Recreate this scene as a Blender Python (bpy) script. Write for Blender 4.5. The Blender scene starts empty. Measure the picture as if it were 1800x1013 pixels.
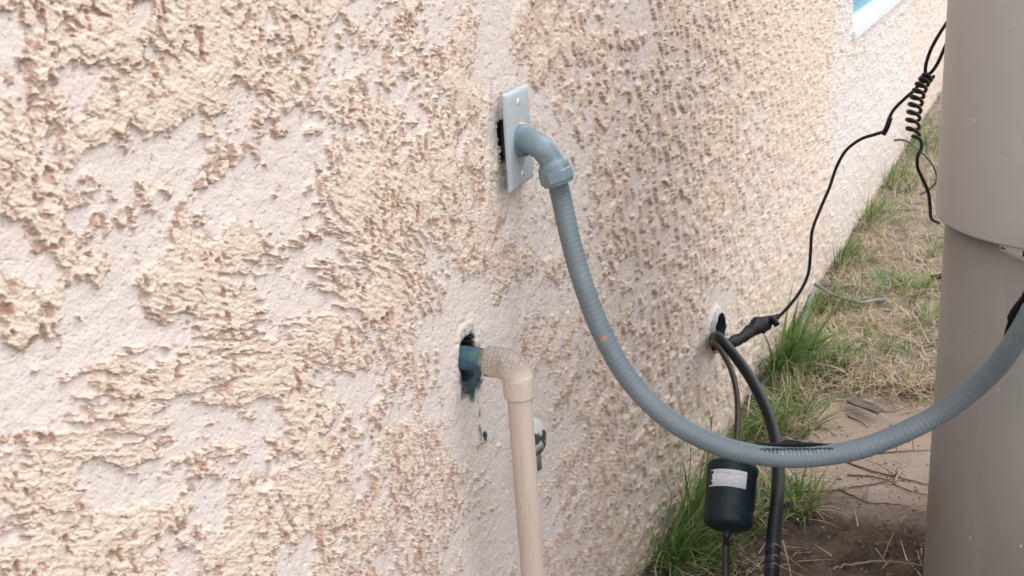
import bpy, bmesh, math, random
import numpy as np
from mathutils import Vector, Matrix
random.seed(7); rng = np.random.default_rng(7)
S = bpy.context.scene
COL = S.collection

# ------------------------------------------------------------------ camera
F = 2057.0
CAM = np.array([0.5804, 0.0, 1.10])
_dn = np.array([391, 5782, F]); _dn = _dn / np.linalg.norm(_dn)
_d = np.array([1041, -802, F]); _d = _d - _dn * (_d @ _dn); _d /= np.linalg.norm(_d)
_n = np.cross(_d, -_dn)
R = np.array([_n, _d, -_dn])
cd = bpy.data.cameras.new('camera'); cam = bpy.data.objects.new('camera', cd); COL.objects.link(cam)
cd.sensor_width = 36.0; cd.lens = F / 1800 * 36; cd.clip_start = 0.02; cd.clip_end = 500
m = Matrix.Identity(4)
for i in range(3):
    m[i][0] = R[i, 0]; m[i][1] = -R[i, 1]; m[i][2] = -R[i, 2]; m[i][3] = CAM[i]
cam.matrix_world = m
cd.dof.use_dof = True; cd.dof.focus_distance = 1.45; cd.dof.aperture_fstop = 18
S.camera = cam

# ------------------------------------------------------------------ sky and sun
SUN = Vector((0.62, 0.42, 0.95)).normalized()
elev = math.asin(SUN.z); azim = math.atan2(SUN.x, SUN.y)
W = bpy.data.worlds.new('World'); S.world = W; W.use_nodes = True
nt = W.node_tree; nt.nodes.clear()
sky = nt.nodes.new('ShaderNodeTexSky'); sky.sky_type = 'NISHITA'; sky.sun_disc = False
sky.sun_elevation = elev; sky.sun_rotation = azim; sky.dust_density = 3.0; sky.air_density = 1.0
tc = nt.nodes.new('ShaderNodeTexCoord')
cn = nt.nodes.new('ShaderNodeTexNoise'); cn.inputs['Scale'].default_value = 2.2; cn.inputs['Detail'].default_value = 6
cr = nt.nodes.new('ShaderNodeValToRGB'); cr.color_ramp.elements[0].position = 0.22; cr.color_ramp.elements[1].position = 0.5
cr.color_ramp.elements[0].color = (.55, .55, .55, 1); cr.color_ramp.elements[1].color = (1, 1, 1, 1)
mx = nt.nodes.new('ShaderNodeMix'); mx.data_type = 'RGBA'
mx.inputs['B'].default_value = (7.1, 7.15, 7.25, 1)
bg = nt.nodes.new('ShaderNodeBackground'); bg.inputs['Strength'].default_value = 0.13
wo = nt.nodes.new('ShaderNodeOutputWorld')
L = nt.links.new
L(tc.outputs['Generated'], cn.inputs['Vector']); L(cn.outputs['Fac'], cr.inputs['Fac']); L(cr.outputs['Color'], mx.inputs['Factor'])
L(sky.outputs['Color'], mx.inputs['A']); L(mx.outputs['Result'], bg.inputs['Color']); L(bg.outputs['Background'], wo.inputs['Surface'])
sd = bpy.data.lights.new('sun', 'SUN'); sun = bpy.data.objects.new('sun', sd); COL.objects.link(sun)
sd.energy = 0.62; sd.angle = math.radians(32); sd.color = (1.0, 0.96, 0.91)
sun.rotation_euler = SUN.to_track_quat('Z', 'Y').to_euler()
S.view_settings.view_transform = 'Standard'; S.view_settings.look = 'None'
S.view_settings.exposure = 1.17; S.view_settings.gamma = 1.0
S.cycles.max_bounces = 6; S.cycles.diffuse_bounces = 3

# ------------------------------------------------------------------ measured points -> world
def pz(px, py, Z): return CAM + (R @ np.array([px - 900, py - 506.5, F])) * Z / F
def on_x(px, py, x):
    r = R @ np.array([px - 900, py - 506.5, F]); return CAM + r * ((x - CAM[0]) / r[0])
def on_ground(px, py, z=0.0):
    r = R @ np.array([px - 900, py - 506.5, F]); return CAM + r * ((z - CAM[2]) / r[2])

# ------------------------------------------------------------------ noise (numpy)
_perm = np.random.default_rng(3).permutation(1024).astype(np.int32)
_ang = np.random.default_rng(4).random(1024) * 2 * np.pi
_gx = np.cos(_ang).astype(np.float32); _gy = np.sin(_ang).astype(np.float32)
def perlin(x, y, seed=0):
    x = np.asarray(x, np.float32); y = np.asarray(y, np.float32)
    xf = np.floor(x); yf = np.floor(y); xi = xf.astype(np.int32); yi = yf.astype(np.int32)
    fx = x - xf; fy = y - yf
    u = fx * fx * fx * (fx * (fx * 6 - 15) + 10); v = fy * fy * fy * (fy * (fy * 6 - 15) + 10)
    def g(a, b, dx, dy):
        h = _perm[(a + _perm[(b + seed * 37) & 1023]) & 1023]; return _gx[h] * dx + _gy[h] * dy
    a = g(xi, yi, fx, fy); b = g(xi + 1, yi, fx - 1, fy); c = g(xi, yi + 1, fx, fy - 1); d = g(xi + 1, yi + 1, fx - 1, fy - 1)
    return (a + u * (b - a)) * (1 - v) + (c + u * (d - c)) * v
def fbm(x, y, o, seed=0, gain=.5, ridge=False):
    s = 0; amp = 1; t = 0
    for k in range(o):
        p = perlin(x * 2.03 ** k + 7.3 * k, y * 2.03 ** k - 3.1 * k, seed + k)
        if ridge: p = 0.5 - np.abs(p) * 1.4
        s = s + amp * p; t += amp; amp *= gain
    return s / t * (1.0 if ridge else 1.6)
def sstep(a, b, x):
    t = np.clip((x - a) / (b - a), 0, 1); return t * t * (3 - 2 * t)
def worley(x, y, seed=0):
    xi = np.floor(x).astype(np.int32); yi = np.floor(y).astype(np.int32)
    d1 = np.full(x.shape, 9., np.float32); d2 = d1.copy(); idv = np.zeros(x.shape, np.float32)
    for i in (-1, 0, 1):
        for j in (-1, 0, 1):
            h = _perm[(xi + i + _perm[(yi + j + seed * 37) & 1023]) & 1023]
            cxx = xi + i + .5 + .45 * _gx[h]; cyy = yi + j + .5 + .45 * _gy[h]
            d = np.hypot(x - cxx, y - cyy); n = d < d1
            d2 = np.where(n, d1, np.minimum(d2, d)); idv = np.where(n, h / 1023., idv); d1 = np.where(n, d, d1)
    return d1, d2, idv

# ------------------------------------------------------------------ materials
def new_mat(name):
    m = bpy.data.materials.new(name); m.use_nodes = True
    return m, m.node_tree, m.node_tree.nodes['Principled BSDF']
def node(nt, t, **k):
    n = nt.nodes.new(t)
    for a, b in k.items():
        if a in n.inputs: n.inputs[a].default_value = b
        else: setattr(n, a, b)
    return n
def mix(nt, fac, a, b, mode='MIX'):
    n = nt.nodes.new('ShaderNodeMix'); n.data_type = 'RGBA'; n.blend_type = mode
    for s, v in (('Factor', fac), ('A', a), ('B', b)):
        if isinstance(v, (int, float)): n.inputs[s].default_value = v
        elif isinstance(v, tuple): n.inputs[s].default_value = v if len(v) == 4 else (*v, 1)
        else: nt.links.new(v, n.inputs[s])
    return n.outputs['Result']
def ramp(nt, fac, a, b):
    n = nt.nodes.new('ShaderNodeMapRange'); n.inputs['From Min'].default_value = a; n.inputs['From Max'].default_value = b
    nt.links.new(fac, n.inputs['Value']); return n.outputs['Result']
def noise(nt, scale, detail=4, rough=.55, stretch=None, coord='Object'):
    tc = nt.nodes.new('ShaderNodeTexCoord'); n = nt.nodes.new('ShaderNodeTexNoise')
    n.inputs['Scale'].default_value = scale; n.inputs['Detail'].default_value = detail; n.inputs['Roughness'].default_value = rough
    v = tc.outputs[coord]
    if stretch:
        mp = nt.nodes.new('ShaderNodeMapping'); mp.inputs['Scale'].default_value = stretch; nt.links.new(v, mp.inputs['Vector']); v = mp.outputs['Vector']
    nt.links.new(v, n.inputs['Vector']); return n.outputs['Fac']
def bump(nt, bsdf, h, dist, strength=1.0):
    b = nt.nodes.new('ShaderNodeBump'); b.inputs['Distance'].default_value = dist; b.inputs['Strength'].default_value = strength
    nt.links.new(h, b.inputs['Height']); nt.links.new(b.outputs['Normal'], bsdf.inputs['Normal'])
def simple(name, col, rough=.6, metal=0., var=.25, scale=40, col2=None, bd=0.0, bs=200, lo=.35, hi=.7, spec=.5, stretch=None):
    m, nt, b = new_mat(name)
    col2 = col2 or tuple(c * (1 - var) for c in col)
    f = ramp(nt, noise(nt, scale, 5, .6, stretch), lo, hi)
    nt.links.new(mix(nt, f, col, col2), b.inputs['Base Color'])
    b.inputs['Roughness'].default_value = rough; b.inputs['Metallic'].default_value = metal
    b.inputs['Specular IOR Level'].default_value = spec
    if bd: bump(nt, b, noise(nt, bs, 3), bd)
    return m
def attr(nt, name, out='Fac'):
    a = nt.nodes.new('ShaderNodeAttribute'); a.attribute_name = name; return a.outputs[out]

# ------------------------------------------------------------------ object helpers
def tag(o, label=None, cat=None, group=None, kind=None):
    if label: o['label'] = label
    if cat: o['category'] = cat
    if group: o['group'] = group
    if kind: o['kind'] = kind
    return o
def thing(name, label, cat, loc, group=None):
    o = bpy.data.objects.new(name, None); COL.objects.link(o); o.location = Vector(loc); o.empty_display_size = .05
    return tag(o, label, cat, group)
def np_mesh(name, V, Fc, mat, parent=None, smooth=True, attrs=None):
    """V (n,3) world coordinates, Fc list/array of quads or tris"""
    me = bpy.data.meshes.new(name)
    V = np.asarray(V, np.float64)
    if parent is not None: V = V - np.array(parent.location)
    if isinstance(Fc, np.ndarray):
        n, k = Fc.shape
        me.vertices.add(len(V)); me.vertices.foreach_set('co', V.astype(np.float32).ravel())
        me.loops.add(n * k); me.loops.foreach_set('vertex_index', Fc.astype(np.int32).ravel())
        me.polygons.add(n); me.polygons.foreach_set('loop_start', np.arange(0, n * k, k, dtype=np.int32))
        me.update(calc_edges=True); me.validate()
    else:
        me.from_pydata([tuple(v) for v in V], [], [tuple(int(i) for i in f) for f in Fc])
    me.polygons.foreach_set('use_smooth', [smooth] * len(me.polygons)); me.update()
    if attrs:
        for k, a in attrs.items():
            at = me.attributes.new(k, 'FLOAT', 'POINT'); at.data.foreach_set('value', np.asarray(a, np.float32))
    me.materials.append(mat)
    o = bpy.data.objects.new(name, me); COL.objects.link(o)
    if parent is not None: o.parent = parent
    return o
def catmull(P, n):
    P = np.asarray(P, float); Q = np.vstack([2 * P[0] - P[1], P, 2 * P[-1] - P[-2]]); out = []
    for i in range(len(P) - 1):
        p0, p1, p2, p3 = Q[i:i + 4]
        for t in np.linspace(0, 1, n, endpoint=False):
            out.append(.5 * ((2 * p1) + (-p0 + p2) * t + (2 * p0 - 5 * p1 + 4 * p2 - p3) * t * t + (-p0 + 3 * p1 - 3 * p2 + p3) * t ** 3))
    out.append(P[-1]); return np.array(out)
def resample(P, step):
    d = np.r_[0, np.cumsum(np.linalg.norm(np.diff(P[:, :3], axis=0), axis=1))]
    n = max(3, int(d[-1] / step)); t = np.linspace(0, d[-1], n)
    return np.array([np.interp(t, d, P[:, k]) for k in range(P.shape[1])]).T, t
def frames(P, up=(0, 0, 1)):
    T = np.gradient(P, axis=0); T /= np.linalg.norm(T, axis=1)[:, None]
    n = np.array(up, float); n = n - T[0] * (n @ T[0])
    if np.linalg.norm(n) < 1e-3: n = np.cross(T[0], [1, 0, 0])
    n /= np.linalg.norm(n); N = [n]
    for i in range(1, len(P)):
        n = N[-1] - T[i] * (N[-1] @ T[i]); n /= np.linalg.norm(n); N.append(n)
    N = np.array(N); return T, N, np.cross(T, N)
def tube_vf(P, rad, seg=16, cap=True, radf=None, up=(0, 0, 1)):
    """P (n,3), rad scalar or (n,), radf(i,theta)->multiplier array"""
    P = np.asarray(P, float); n = len(P); T, N, B = frames(P, up); rad = np.broadcast_to(np.asarray(rad, float), (n,))
    th = np.linspace(0, 2 * np.pi, seg, endpoint=False)
    rr = rad[:, None] * (radf(np.arange(n)[:, None], th[None]) if radf else np.ones((n, seg)))
    V = P[:, None] + rr[..., None] * (np.cos(th)[None, :, None] * N[:, None] + np.sin(th)[None, :, None] * B[:, None])
    V = V.reshape(-1, 3); Fc = []
    for i in range(n - 1):
        for j in range(seg):
            k = (j + 1) % seg; Fc.append((i * seg + j, i * seg + k, (i + 1) * seg + k, (i + 1) * seg + j))
    V = list(V)
    if cap:
        V.append(P[0]); V.append(P[-1]); a = len(V) - 2
        for j in range(seg):
            k = (j + 1) % seg; Fc.append((a, k, j)); Fc.append((a + 1, (n - 1) * seg + j, (n - 1) * seg + k))
    return np.array(V), Fc
def tube(name, P, rad, mat, parent=None, seg=16, cap=True, radf=None, attrs=None):
    V, Fc = tube_vf(P, rad, seg, cap, radf); return np_mesh(name, V, Fc, mat, parent, True, attrs)
def join_vf(parts):
    Vs = []; Fs = []; o = 0
    for V, Fc in parts:
        Vs.append(np.asarray(V)); Fs += [tuple(int(i) + o for i in f) for f in Fc]; o += len(V)
    return np.vstack(Vs), Fs
def bm_obj(name, bm, mat, parent=None, M=None, smooth=False, bevel=0):
    if bevel: bmesh.ops.bevel(bm, geom=bm.edges[:], offset=bevel, segments=2, affect='EDGES', profile=.5)
    if M is not None: bmesh.ops.transform(bm, matrix=M, verts=bm.verts)
    if parent is not None: bmesh.ops.translate(bm, vec=-Vector(parent.location), verts=bm.verts)
    me = bpy.data.meshes.new(name); bm.to_mesh(me); bm.free(); me.materials.append(mat)
    for p in me.polygons: p.use_smooth = smooth
    o = bpy.data.objects.new(name, me); COL.objects.link(o)
    if parent is not None: o.parent = parent
    return o
def box_bm(lo, hi):
    bm = bmesh.new(); bmesh.ops.create_cube(bm, size=1)
    c = [(a + b) / 2 for a, b in zip(lo, hi)]; s = [b - a for a, b in zip(lo, hi)]
    for v in bm.verts: v.co = Vector([v.co[i] * s[i] + c[i] for i in range(3)])
    return bm
def lathe(prof, seg=32, M=None, ang=None):
    """prof list of (r, h) along +Z; returns V,F"""
    th = np.linspace(0, 2 * np.pi, seg, endpoint=False); V = []; Fc = []
    for r, h in prof:
        for t in th: V.append((r * math.cos(t), r * math.sin(t), h))
    for i in range(len(prof) - 1):
        for j in range(seg):
            k = (j + 1) % seg; Fc.append((i * seg + j, i * seg + k, (i + 1) * seg + k, (i + 1) * seg + j))
    V = np.array(V)
    if M is not None: M = np.array(M); V = V @ M[:3, :3].T + M[:3, 3]
    return V, Fc
def axis_matrix(origin, zdir, roll=0):
    q = Vector(zdir).normalized().to_track_quat('Z', 'Y').to_matrix().to_4x4()
    return Matrix.Translation(Vector(origin)) @ q @ Matrix.Rotation(roll, 4, 'Z')

# ================================================================== THE STUCCO WALL (face at x = 0)
GUIDE = """..................................................666666666655445666665555544555
..................................................666666666654445666655555444555
.................................................5666666666554456656655554445555
................................................55666666666554456656555554445555
................................................55666566665543566556555554345554
...............................................555665566655544566555556543455544
...............................................555665555655444665555566543455544
..............................................4556654555555445655566666544555544
.............................................44556644555555456655666665544555444
.............................................44566535556555456555666665445655444
............................................444566445566655555555666665555655444
...........................................5444565456666654555555666665556655444
...........................................5444565566666654555556666665566655444
..........................................55445566666666544445555666665566654444
.........................................555445666666666544444555666665666554444
........................................4455445667666665444444455666655666554444
........................................4454456677666655443444455655555666554444
.......................................34443456776665554443444455555555666554444
......................................334433467766655544444444455555555665544444
.....................................2334434567666655545544543455555555665554444
....................................22333334566566655555555543455555555555554444
....................................22233344565566555556555544555445555555554444
...................................222223344554566555566555544555445555555554444
..................................3222223344444566655566666555554455555555555444
.................................43222123334435666555566666555554455555556555444
................................443222122333346666555566666555545555555566555444
...............................5443322122333456666555566666655555555555666655444
..............................55444332122333455555554566666655555555556666655444
.............................455454432223334455555544566666655555555556666655444
............................3455555433233334445555444556666655655555566666655444
...........................53455555443333233455554444555566666655555666677655444
..........................654455565533332233455544444555566666655555666677655444
.........................5654555565433322234555544444555556666655556666777655444
........................55666555665322222235655543444454566666665556666777655444
......................3455676445654222222346655433444554566666665555666777654444
.....................43455665456653222223456654334455554566666665555666777654444
....................54345565457664322222355654334555555556556666555566677765444.
...................654456664466764321112355543334566655555556766545566677765544.
.................77666666753456653321112354433334666655565556766545566677765545.
................677767677752345444321111333244345776555665566765445666777765555.
..............33576666666753344454321111322455345776545665566665555666777765555.
.............532544655556643444454221123324554345765445655566665555667777766555.
...........76544423554456555444543221234346543335765345555556665556677777766555.
.........8876666533554566664334543222344565423335764355555556666556677777766666.
.......888877876546644555642355543323455553244335765566555566766666777777766666.
......8888887545566433246534565554434665532365335666666665667766666777777766666.
....778877642344343332367557656666435766533564335677776666677766666777777766666.
...7776555224644234445777776567776435666543443335676776666777666666777777766666.
....545654456544334456787666678766445666543322335666766566766666666777777776666.
....567777665555444466765455677665455666532222335545665566666666666777777776666.
....777888766865565666533334666664555666532222344345655555556666666666677776666.
.....766754567655666675333356677656566654322234544555555555667766666666777766...
.....4331134555344467863324457777767766543223455556555555566677666666667777.....
.....101244323334457875333435778777876544323345666654455566667666666666777......
......233211111366788754454467777777655433233456666544566666666666666667........
......2123321124778877643235677666666665332234555565445666666666666666..........
......35675212346666654221245676555556753323455456654456666666666666............
.......78764553234543212321356766545567533355665666544567666666666..............
.......76546531235543312211356567544467422566777765444577666666.................
.......434675334443355221124545554345663125778776554345776666...................
........34775443322356434544556544556553125777765444345776......................
........66775432223345446644555445665553125776655444345.........................
........77776533366346435644333445654453114666655444............................
........77766777778787645544345545653354114666655...............................
.........775445787678887766655554454334411466...................................
.........54443456545888887776653445433442.......................................
.........334765665458888866777534454............................................
..........235667766788788767775.................................................
..........44677777778877........................................................
..........556777................................................................
................................................................................
................................................................................""".split('\n')
_g = np.array([[5. if c == '.' else float(c) for c in r] for r in GUIDE])
def guide(y, z):       # how much of the rough coat each place of the wall carries (rows: height 0-1.08 m, columns: log distance)
    a = np.clip(z / 1.08 * (_g.shape[0] - 1), 0, _g.shape[0] - 1.001)
    b = np.clip((np.log(np.maximum(y, .05)) - math.log(.38)) / (math.log(3.4) - math.log(.38)) * (_g.shape[1] - 1), 0, _g.shape[1] - 1.001)
    i = a.astype(int); j = b.astype(int); a = a - i; b = b - j
    v = _g[i, j] * (1 - a) * (1 - b) + _g[i, j + 1] * (1 - a) * b + _g[i + 1, j] * a * (1 - b) + _g[i + 1, j + 1] * a * b
    return v
WIN = (3.352, 4.95, 0.618, 1.75)          # window opening y0 y1 z0 z1
PIPE_Y, PIPE_Z = 1.040, 0.594             # hole of the plastic pipe
SLV = on_x(1254, 583, 0.0)                # pipe sleeve centre
def relief(y, z):
    f = np.float32
    y = y.astype(f); z = z.astype(f)
    wy = y + .005 * perlin(y / .020, z / .020, 50) + .0036 * perlin(y / .0070, z / .0070, 51) + .0009 * perlin(y / .0028, z / .0028, 54)
    wz = z + .005 * perlin(y / .020, z / .020, 52) + .0036 * perlin(y / .0070, z / .0070, 53) + .0009 * perlin(y / .0028, z / .0028, 55)
    g = guide(y, z).astype(f)
    far = sstep(1.02, 1.55, y); hz = .028 * sstep(1.1, .7, y) * sstep(.85, .65, z); N = .42 * fbm(wy / (.052 + hz), wz / (.046 - .3 * hz), 3, 65, .6) + .58 * fbm(wy / (.016 + .4 * hz + .012 * far), wz / (.015 + .022 * far), 5, 1, .60 - .06 * far)
    bias = (g - 4.65) * .120 - .02 * far
    # clean plaster round the holes
    dP = np.hypot((y - PIPE_Y) / 1.0, (z - PIPE_Z - .02) / 1.3); bias = bias - .9 * (1 - sstep(.035, .075, dP))
    dS = np.hypot(y - SLV[1], z - SLV[2]); bias = bias - .6 * (1 - sstep(.04, .10, dS))
    q = N + bias
    M = sstep(-.015, .025, q)
    q2 = q * .8 + .30 * fbm(wy / .018, wz / .018, 4, 20, .6); M2 = sstep(.20, .235, q2) + .8 * sstep(.47, .505, q2)      # second, thicker lay of plaster
    edge = np.exp(-((q - .07) / .07) ** 2)
    C = fbm(wy / (.010 + .004 * far), wz / (.0075 + .010 * far), 4, 8, .62, True); C2 = fbm(wy / .0058, wz / .0040, 3, 28, .6, True)                         # crust
    d1, d2, idv = worley(wy / .0100, wz / (.0085 + .008 * far), 5)
    flake = (idv - .5) * sstep(0.02, .16, d2 - d1)
    crusty = .85 * sstep(.06, .40, fbm(y / .05, z / .05, 3, 30) + (g - 6.0) * .08 - .10 * far)
    h = M * (.0024 + .0006 * edge * (1 - far) + .0013 * C2 * (1 - far) + .0026 * (1 - .5 * far) * C * (.05 + .95 * crusty) + .0018 * (1 - .7 * far) * flake * (.05 + .95 * crusty)) + .0012 * M2 * (1 - .5 * crusty)
    # further along the wall the coat breaks up into separate curled flecks on smooth plaster
    by = wy + .011 * perlin(y / .045, z / .050, 112) + .18 * z; bz = wz + .016 * perlin(y / .050, z / .045, 113) - .12 * y
    vs = 1 + .35 * perlin(y / .20, z / .16, 114)
    pB = perlin(by / .0150 + 3.3, bz / .0310, 110) * vs + .45 * perlin(by / .0066 + .4 * z, bz / .0120, 111) + .22 * perlin(wy / .03, wz / .022, 115)
    B = sstep(.0, .07, pB - .15 + 1.0 * np.clip(q, -.6, .28))
    hB = B * (.0031 + .0011 * C) + .0010 * M
    h = h * (1 - far) + far * hB
    # torn pits in the rough coat
    pn = perlin(wy / (.0085 + .0030 * far), wz / (.0135 + .008 * sstep(.75, 1.1, y) + .006 * far), 11) + .45 * perlin(wy / .0040, wz / .006, 12) + .10 * far * perlin(y / .03, z / .03, 13)
    sel = sstep(-.1, .30, fbm(y / .055, z / .055, 3, 14) + .28 * sstep(.9, 1.5, y) + .10)
    P = sstep(.17 , .27, pn + .08 * edge + .06 * far) * sstep(-.18, .10, q + .06 * far) * np.maximum(sel, .65 * far)
    crk = np.exp(-(perlin(wy / .034, wz / .060, 61) / .016) ** 2) * sstep(.08, .3, perlin(y / .07, z / .09, 62)) * sstep(-.02, .1, q)
    P = P * (1 - .85 * far)
    h = h - P * .0028 - crk * .0018 * (1 - .5 * far)
    # combed trowel marks
    h = h + M * .0007 * perlin((z + .55 * y) / .0035, (y - .4 * z) / .03, 40)
    # the smooth coat: sand grain, dimples, faint trowel lines
    h = h + (1 - M) * (.0009 * perlin(y / .012, z / .012, 15) + .00030 * perlin(y / .0032, z / .0032, 16))
    dm = sstep(.36, .48, perlin(y / .0050, z / .0060, 17) + .1 * perlin(y / .04, z / .04, 64)) * (1 - .8 * M)
    h = h - dm * .0016
    h = h + .00022 * perlin(y / .0019, z / .0019, 18) + .006 * perlin(y / .5, z / .4, 19)
    rust_shade = np.clip(P * 1.0 + (1 - .8 * far) * .25 * sstep(.25, .6, pn + .3 * edge) * M * sel + .25 * (1 - .6 * far) * M * sstep(.2, .5, fbm(wy / .035, wz / .03, 4, 22, .65)), 0, 1)
    rust_shade = np.maximum(rust_shade, crk * .8)
    rust_shade = rust_shade * (.62 + .38 * sstep(-.3, .3, fbm(y / .12, z / .10, 3, 24)))
    # ---- holes
    nz = .004 * perlin(y / .012, z / .012, 33) + .002 * perlin(y / .005, z / .005, 34)
    ph = np.hypot((y - PIPE_Y + .004) / .9, (z - PIPE_Z - .004) / 1.15) + nz
    ph = ph - .005 * sstep(.008, .03, z - PIPE_Z); hole = 1 - sstep(.0180, .0208, ph)
    h = h * (1 - hole) - .03 * hole + .0015 * np.exp(-((ph - .030) / .006) ** 2) + .0015 * perlin(y / .006, z / .006, 66) * np.exp(-((ph - .034) / .014) ** 2)
    pr = np.hypot(y - PIPE_Y, (z - PIPE_Z + .012) / 1.15) + 2.2 * nz
    stain = (1 - sstep(.021, .033, pr)) * sstep(.030, .0, z - PIPE_Z + .01 * perlin(y / .01, z / .01, 35))
    drip = np.exp(-((y - PIPE_Y - .012 - .003 * perlin(z / .02, z * 0, 36)) / .0035) ** 2) * sstep(PIPE_Z - .125, PIPE_Z - .09, z) * sstep(PIPE_Z - .02, PIPE_Z - .05, z) * sstep(.0, .35, perlin(y / .006, z / .012, 37) + .1)
    blob = 1 - sstep(.0035, .006, np.hypot(y - 1.062, (z - .492) / 1.6) + nz)
    ring = (1 - sstep(.022, .034, ph)) * sstep(-.2, .25, perlin(y / .009, z / .009, 97) + .1) * .8; stain = np.maximum(stain, ring)
    stain = np.clip(np.maximum(np.maximum(stain * .95, drip * .8), np.maximum(blob, hole)), 0, 1)
    # cut for the electrical box, its ragged left side shows beside the cover plate
    gap = ((y > 1.1535 + 1.6 * nz + .006 * sstep(.80, .775, z) ) & (y < 1.228) & (z > .776) & (z < .838)).astype(f)
    soft = gap
    h = h * (1 - soft) - .035 * soft
    sl = 1 - sstep(.036, .038, dS)
    h = h * (1 - sl) - .04 * sl
    lip = np.exp(-((dS - .043) / .007) ** 2); h = h + lip * (.005 + .3 * nz)
    dark = np.maximum(np.maximum(gap, sl), 1 - sstep(.0200, .0222, ph))
    return h, sstep(-.22, .16, q + .12 * perlin(wy / .02, wz / .02, 63)), rust_shade, stain, dark, np.maximum(M, far)

def wall_columns():
    s0, s1 = (-.492 + .4265 * .30) / (.412 + .8427 * .30), (-.492 + .4265 * 9.5) / (.412 + .8427 * 9.5)
    s = np.linspace(s0, s1, int((s1 - s0) * F / 1.55)); return (.492 + .412 * s) / (.4265 - .8427 * s)
ys = wall_columns(); ny = len(ys)
def h_at_row(y, row):      # height where a line of sight meets the wall
    k = (row - 506.5) / F; a = R[:, 1]; b = R[:, 2]
    return 1.1 + (k * (-CAM[0] * b[0] + y * b[1]) - (-CAM[0] * a[0] + y * a[1])) / (a[2] - k * b[2])
zt = np.minimum(h_at_row(ys, -40), 2.5); zb = np.clip(h_at_row(ys, 1050), -.03, 2)
zt = np.maximum(zt, zb + .25)
zt = np.clip(zt, .3, 2.5)
nI = 620
rowsZ = np.concatenate([np.linspace(0, 1, 141)[:-1, None] * (zb + .05)[None] * np.ones(1) - .05,
                        zb[None] + np.linspace(0, 1, nI)[:, None] * (zt - zb)[None],
                        zt[None] + (np.linspace(0, 1, 261)[1:, None] ** 1.35) * (2.7 - zt)[None]])
nz_ = rowsZ.shape[0]
Y = np.broadcast_to(ys[None], rowsZ.shape)
h, Mk, rust_shade, stain, dark, Mraw = relief(Y.ravel(), rowsZ.ravel())
# brown shade painted into the colour of slopes facing the near end and down
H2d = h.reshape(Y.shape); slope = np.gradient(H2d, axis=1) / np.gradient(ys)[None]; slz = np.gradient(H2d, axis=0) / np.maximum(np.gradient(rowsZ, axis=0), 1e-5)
shade_slope = (slope * 1.0 + slz * .45).ravel()
bare = sstep(.34, .66, shade_slope + .55 * fbm(Y.ravel() / .03, rowsZ.ravel() / .03, 3, 90)) * sstep(.2, .7, Mraw) * (1 - dark)  # mask of that painted slope shade, on the rough coat only
rust_shade = np.clip(np.maximum(rust_shade * .85, bare * (1 - .12 * sstep(1.02, 1.55, Y.ravel())) * (.62 + .38 * sstep(-.35, .25, fbm(Y.ravel() / .08, rowsZ.ravel() / .07, 2, 92)))), 0, 1)  # real brown of the pits joined with the painted slope shade
V = np.stack([h, Y.ravel(), rowsZ.ravel()], 1)
ii = (np.arange(nz_ - 1)[:, None] * ny + np.arange(ny - 1)[None])
Q = np.stack([ii, ii + 1, ii + ny + 1, ii + ny], -1).reshape(-1, 4)
cy = V[Q, 1].mean(1); cz = V[Q, 2].mean(1)
# window opening: snap the grid to the opening's edges, drop the faces inside
inside = (cy > WIN[0]) & (cy < WIN[1]) & (cz > WIN[2]) & (cz < WIN[3])
pale = sstep(3.0, 3.2, V[:, 1] + .05 * perlin(V[:, 1] * 6, V[:, 2] * 6, 60)) * (1 - sstep(4.55, 4.7, V[:, 1]))  # whitish veil of glare painted into the wall colour
Q = Q[~inside]

wm, nt, b = new_mat('stucco_plaster')
smoothc = mix(nt, ramp(nt, noise(nt, 9, 5), .35, .7), (.700, .632, .600), (.690, .605, .560))
cream = mix(nt, ramp(nt, noise(nt, 14, 6), .3, .72), (.698, .592, .508), (.675, .555, .465))
cream = mix(nt, ramp(nt, noise(nt, 160, 4), .45, .8), cream, (.70, .595, .505))
base = mix(nt, attr(nt, 'coat'), smoothc, cream)
rust_shade_c = mix(nt, ramp(nt, noise(nt, 60, 4), .35, .65), (.270, .115, .068), (.42, .225, .145))  # one brown for the pits and for the painted slope shade
rf = node(nt, 'ShaderNodeMath', operation='MULTIPLY'); nt.links.new(attr(nt, 'rust_shade'), rf.inputs[0]); rf.inputs[1].default_value = .80
base = mix(nt, rf.outputs[0], base, rust_shade_c)
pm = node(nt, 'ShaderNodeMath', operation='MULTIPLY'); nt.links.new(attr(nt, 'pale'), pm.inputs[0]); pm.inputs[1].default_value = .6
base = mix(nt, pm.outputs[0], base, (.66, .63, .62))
teal = mix(nt, ramp(nt, noise(nt, 90, 4), .35, .65), (.006, .045, .075), (.025, .085, .070))
base = mix(nt, attr(nt, 'stain'), base, teal)
base = mix(nt, attr(nt, 'dark'), base, (.004, .008, .011))
grime = ramp(nt, noise(nt, 25, 5), .62, .8); gm = node(nt, 'ShaderNodeMath', operation='MULTIPLY'); nt.links.new(grime, gm.inputs[0]); gm.inputs[1].default_value = .25
base = mix(nt, gm.outputs[0], base, (.36, .33, .30))
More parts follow.
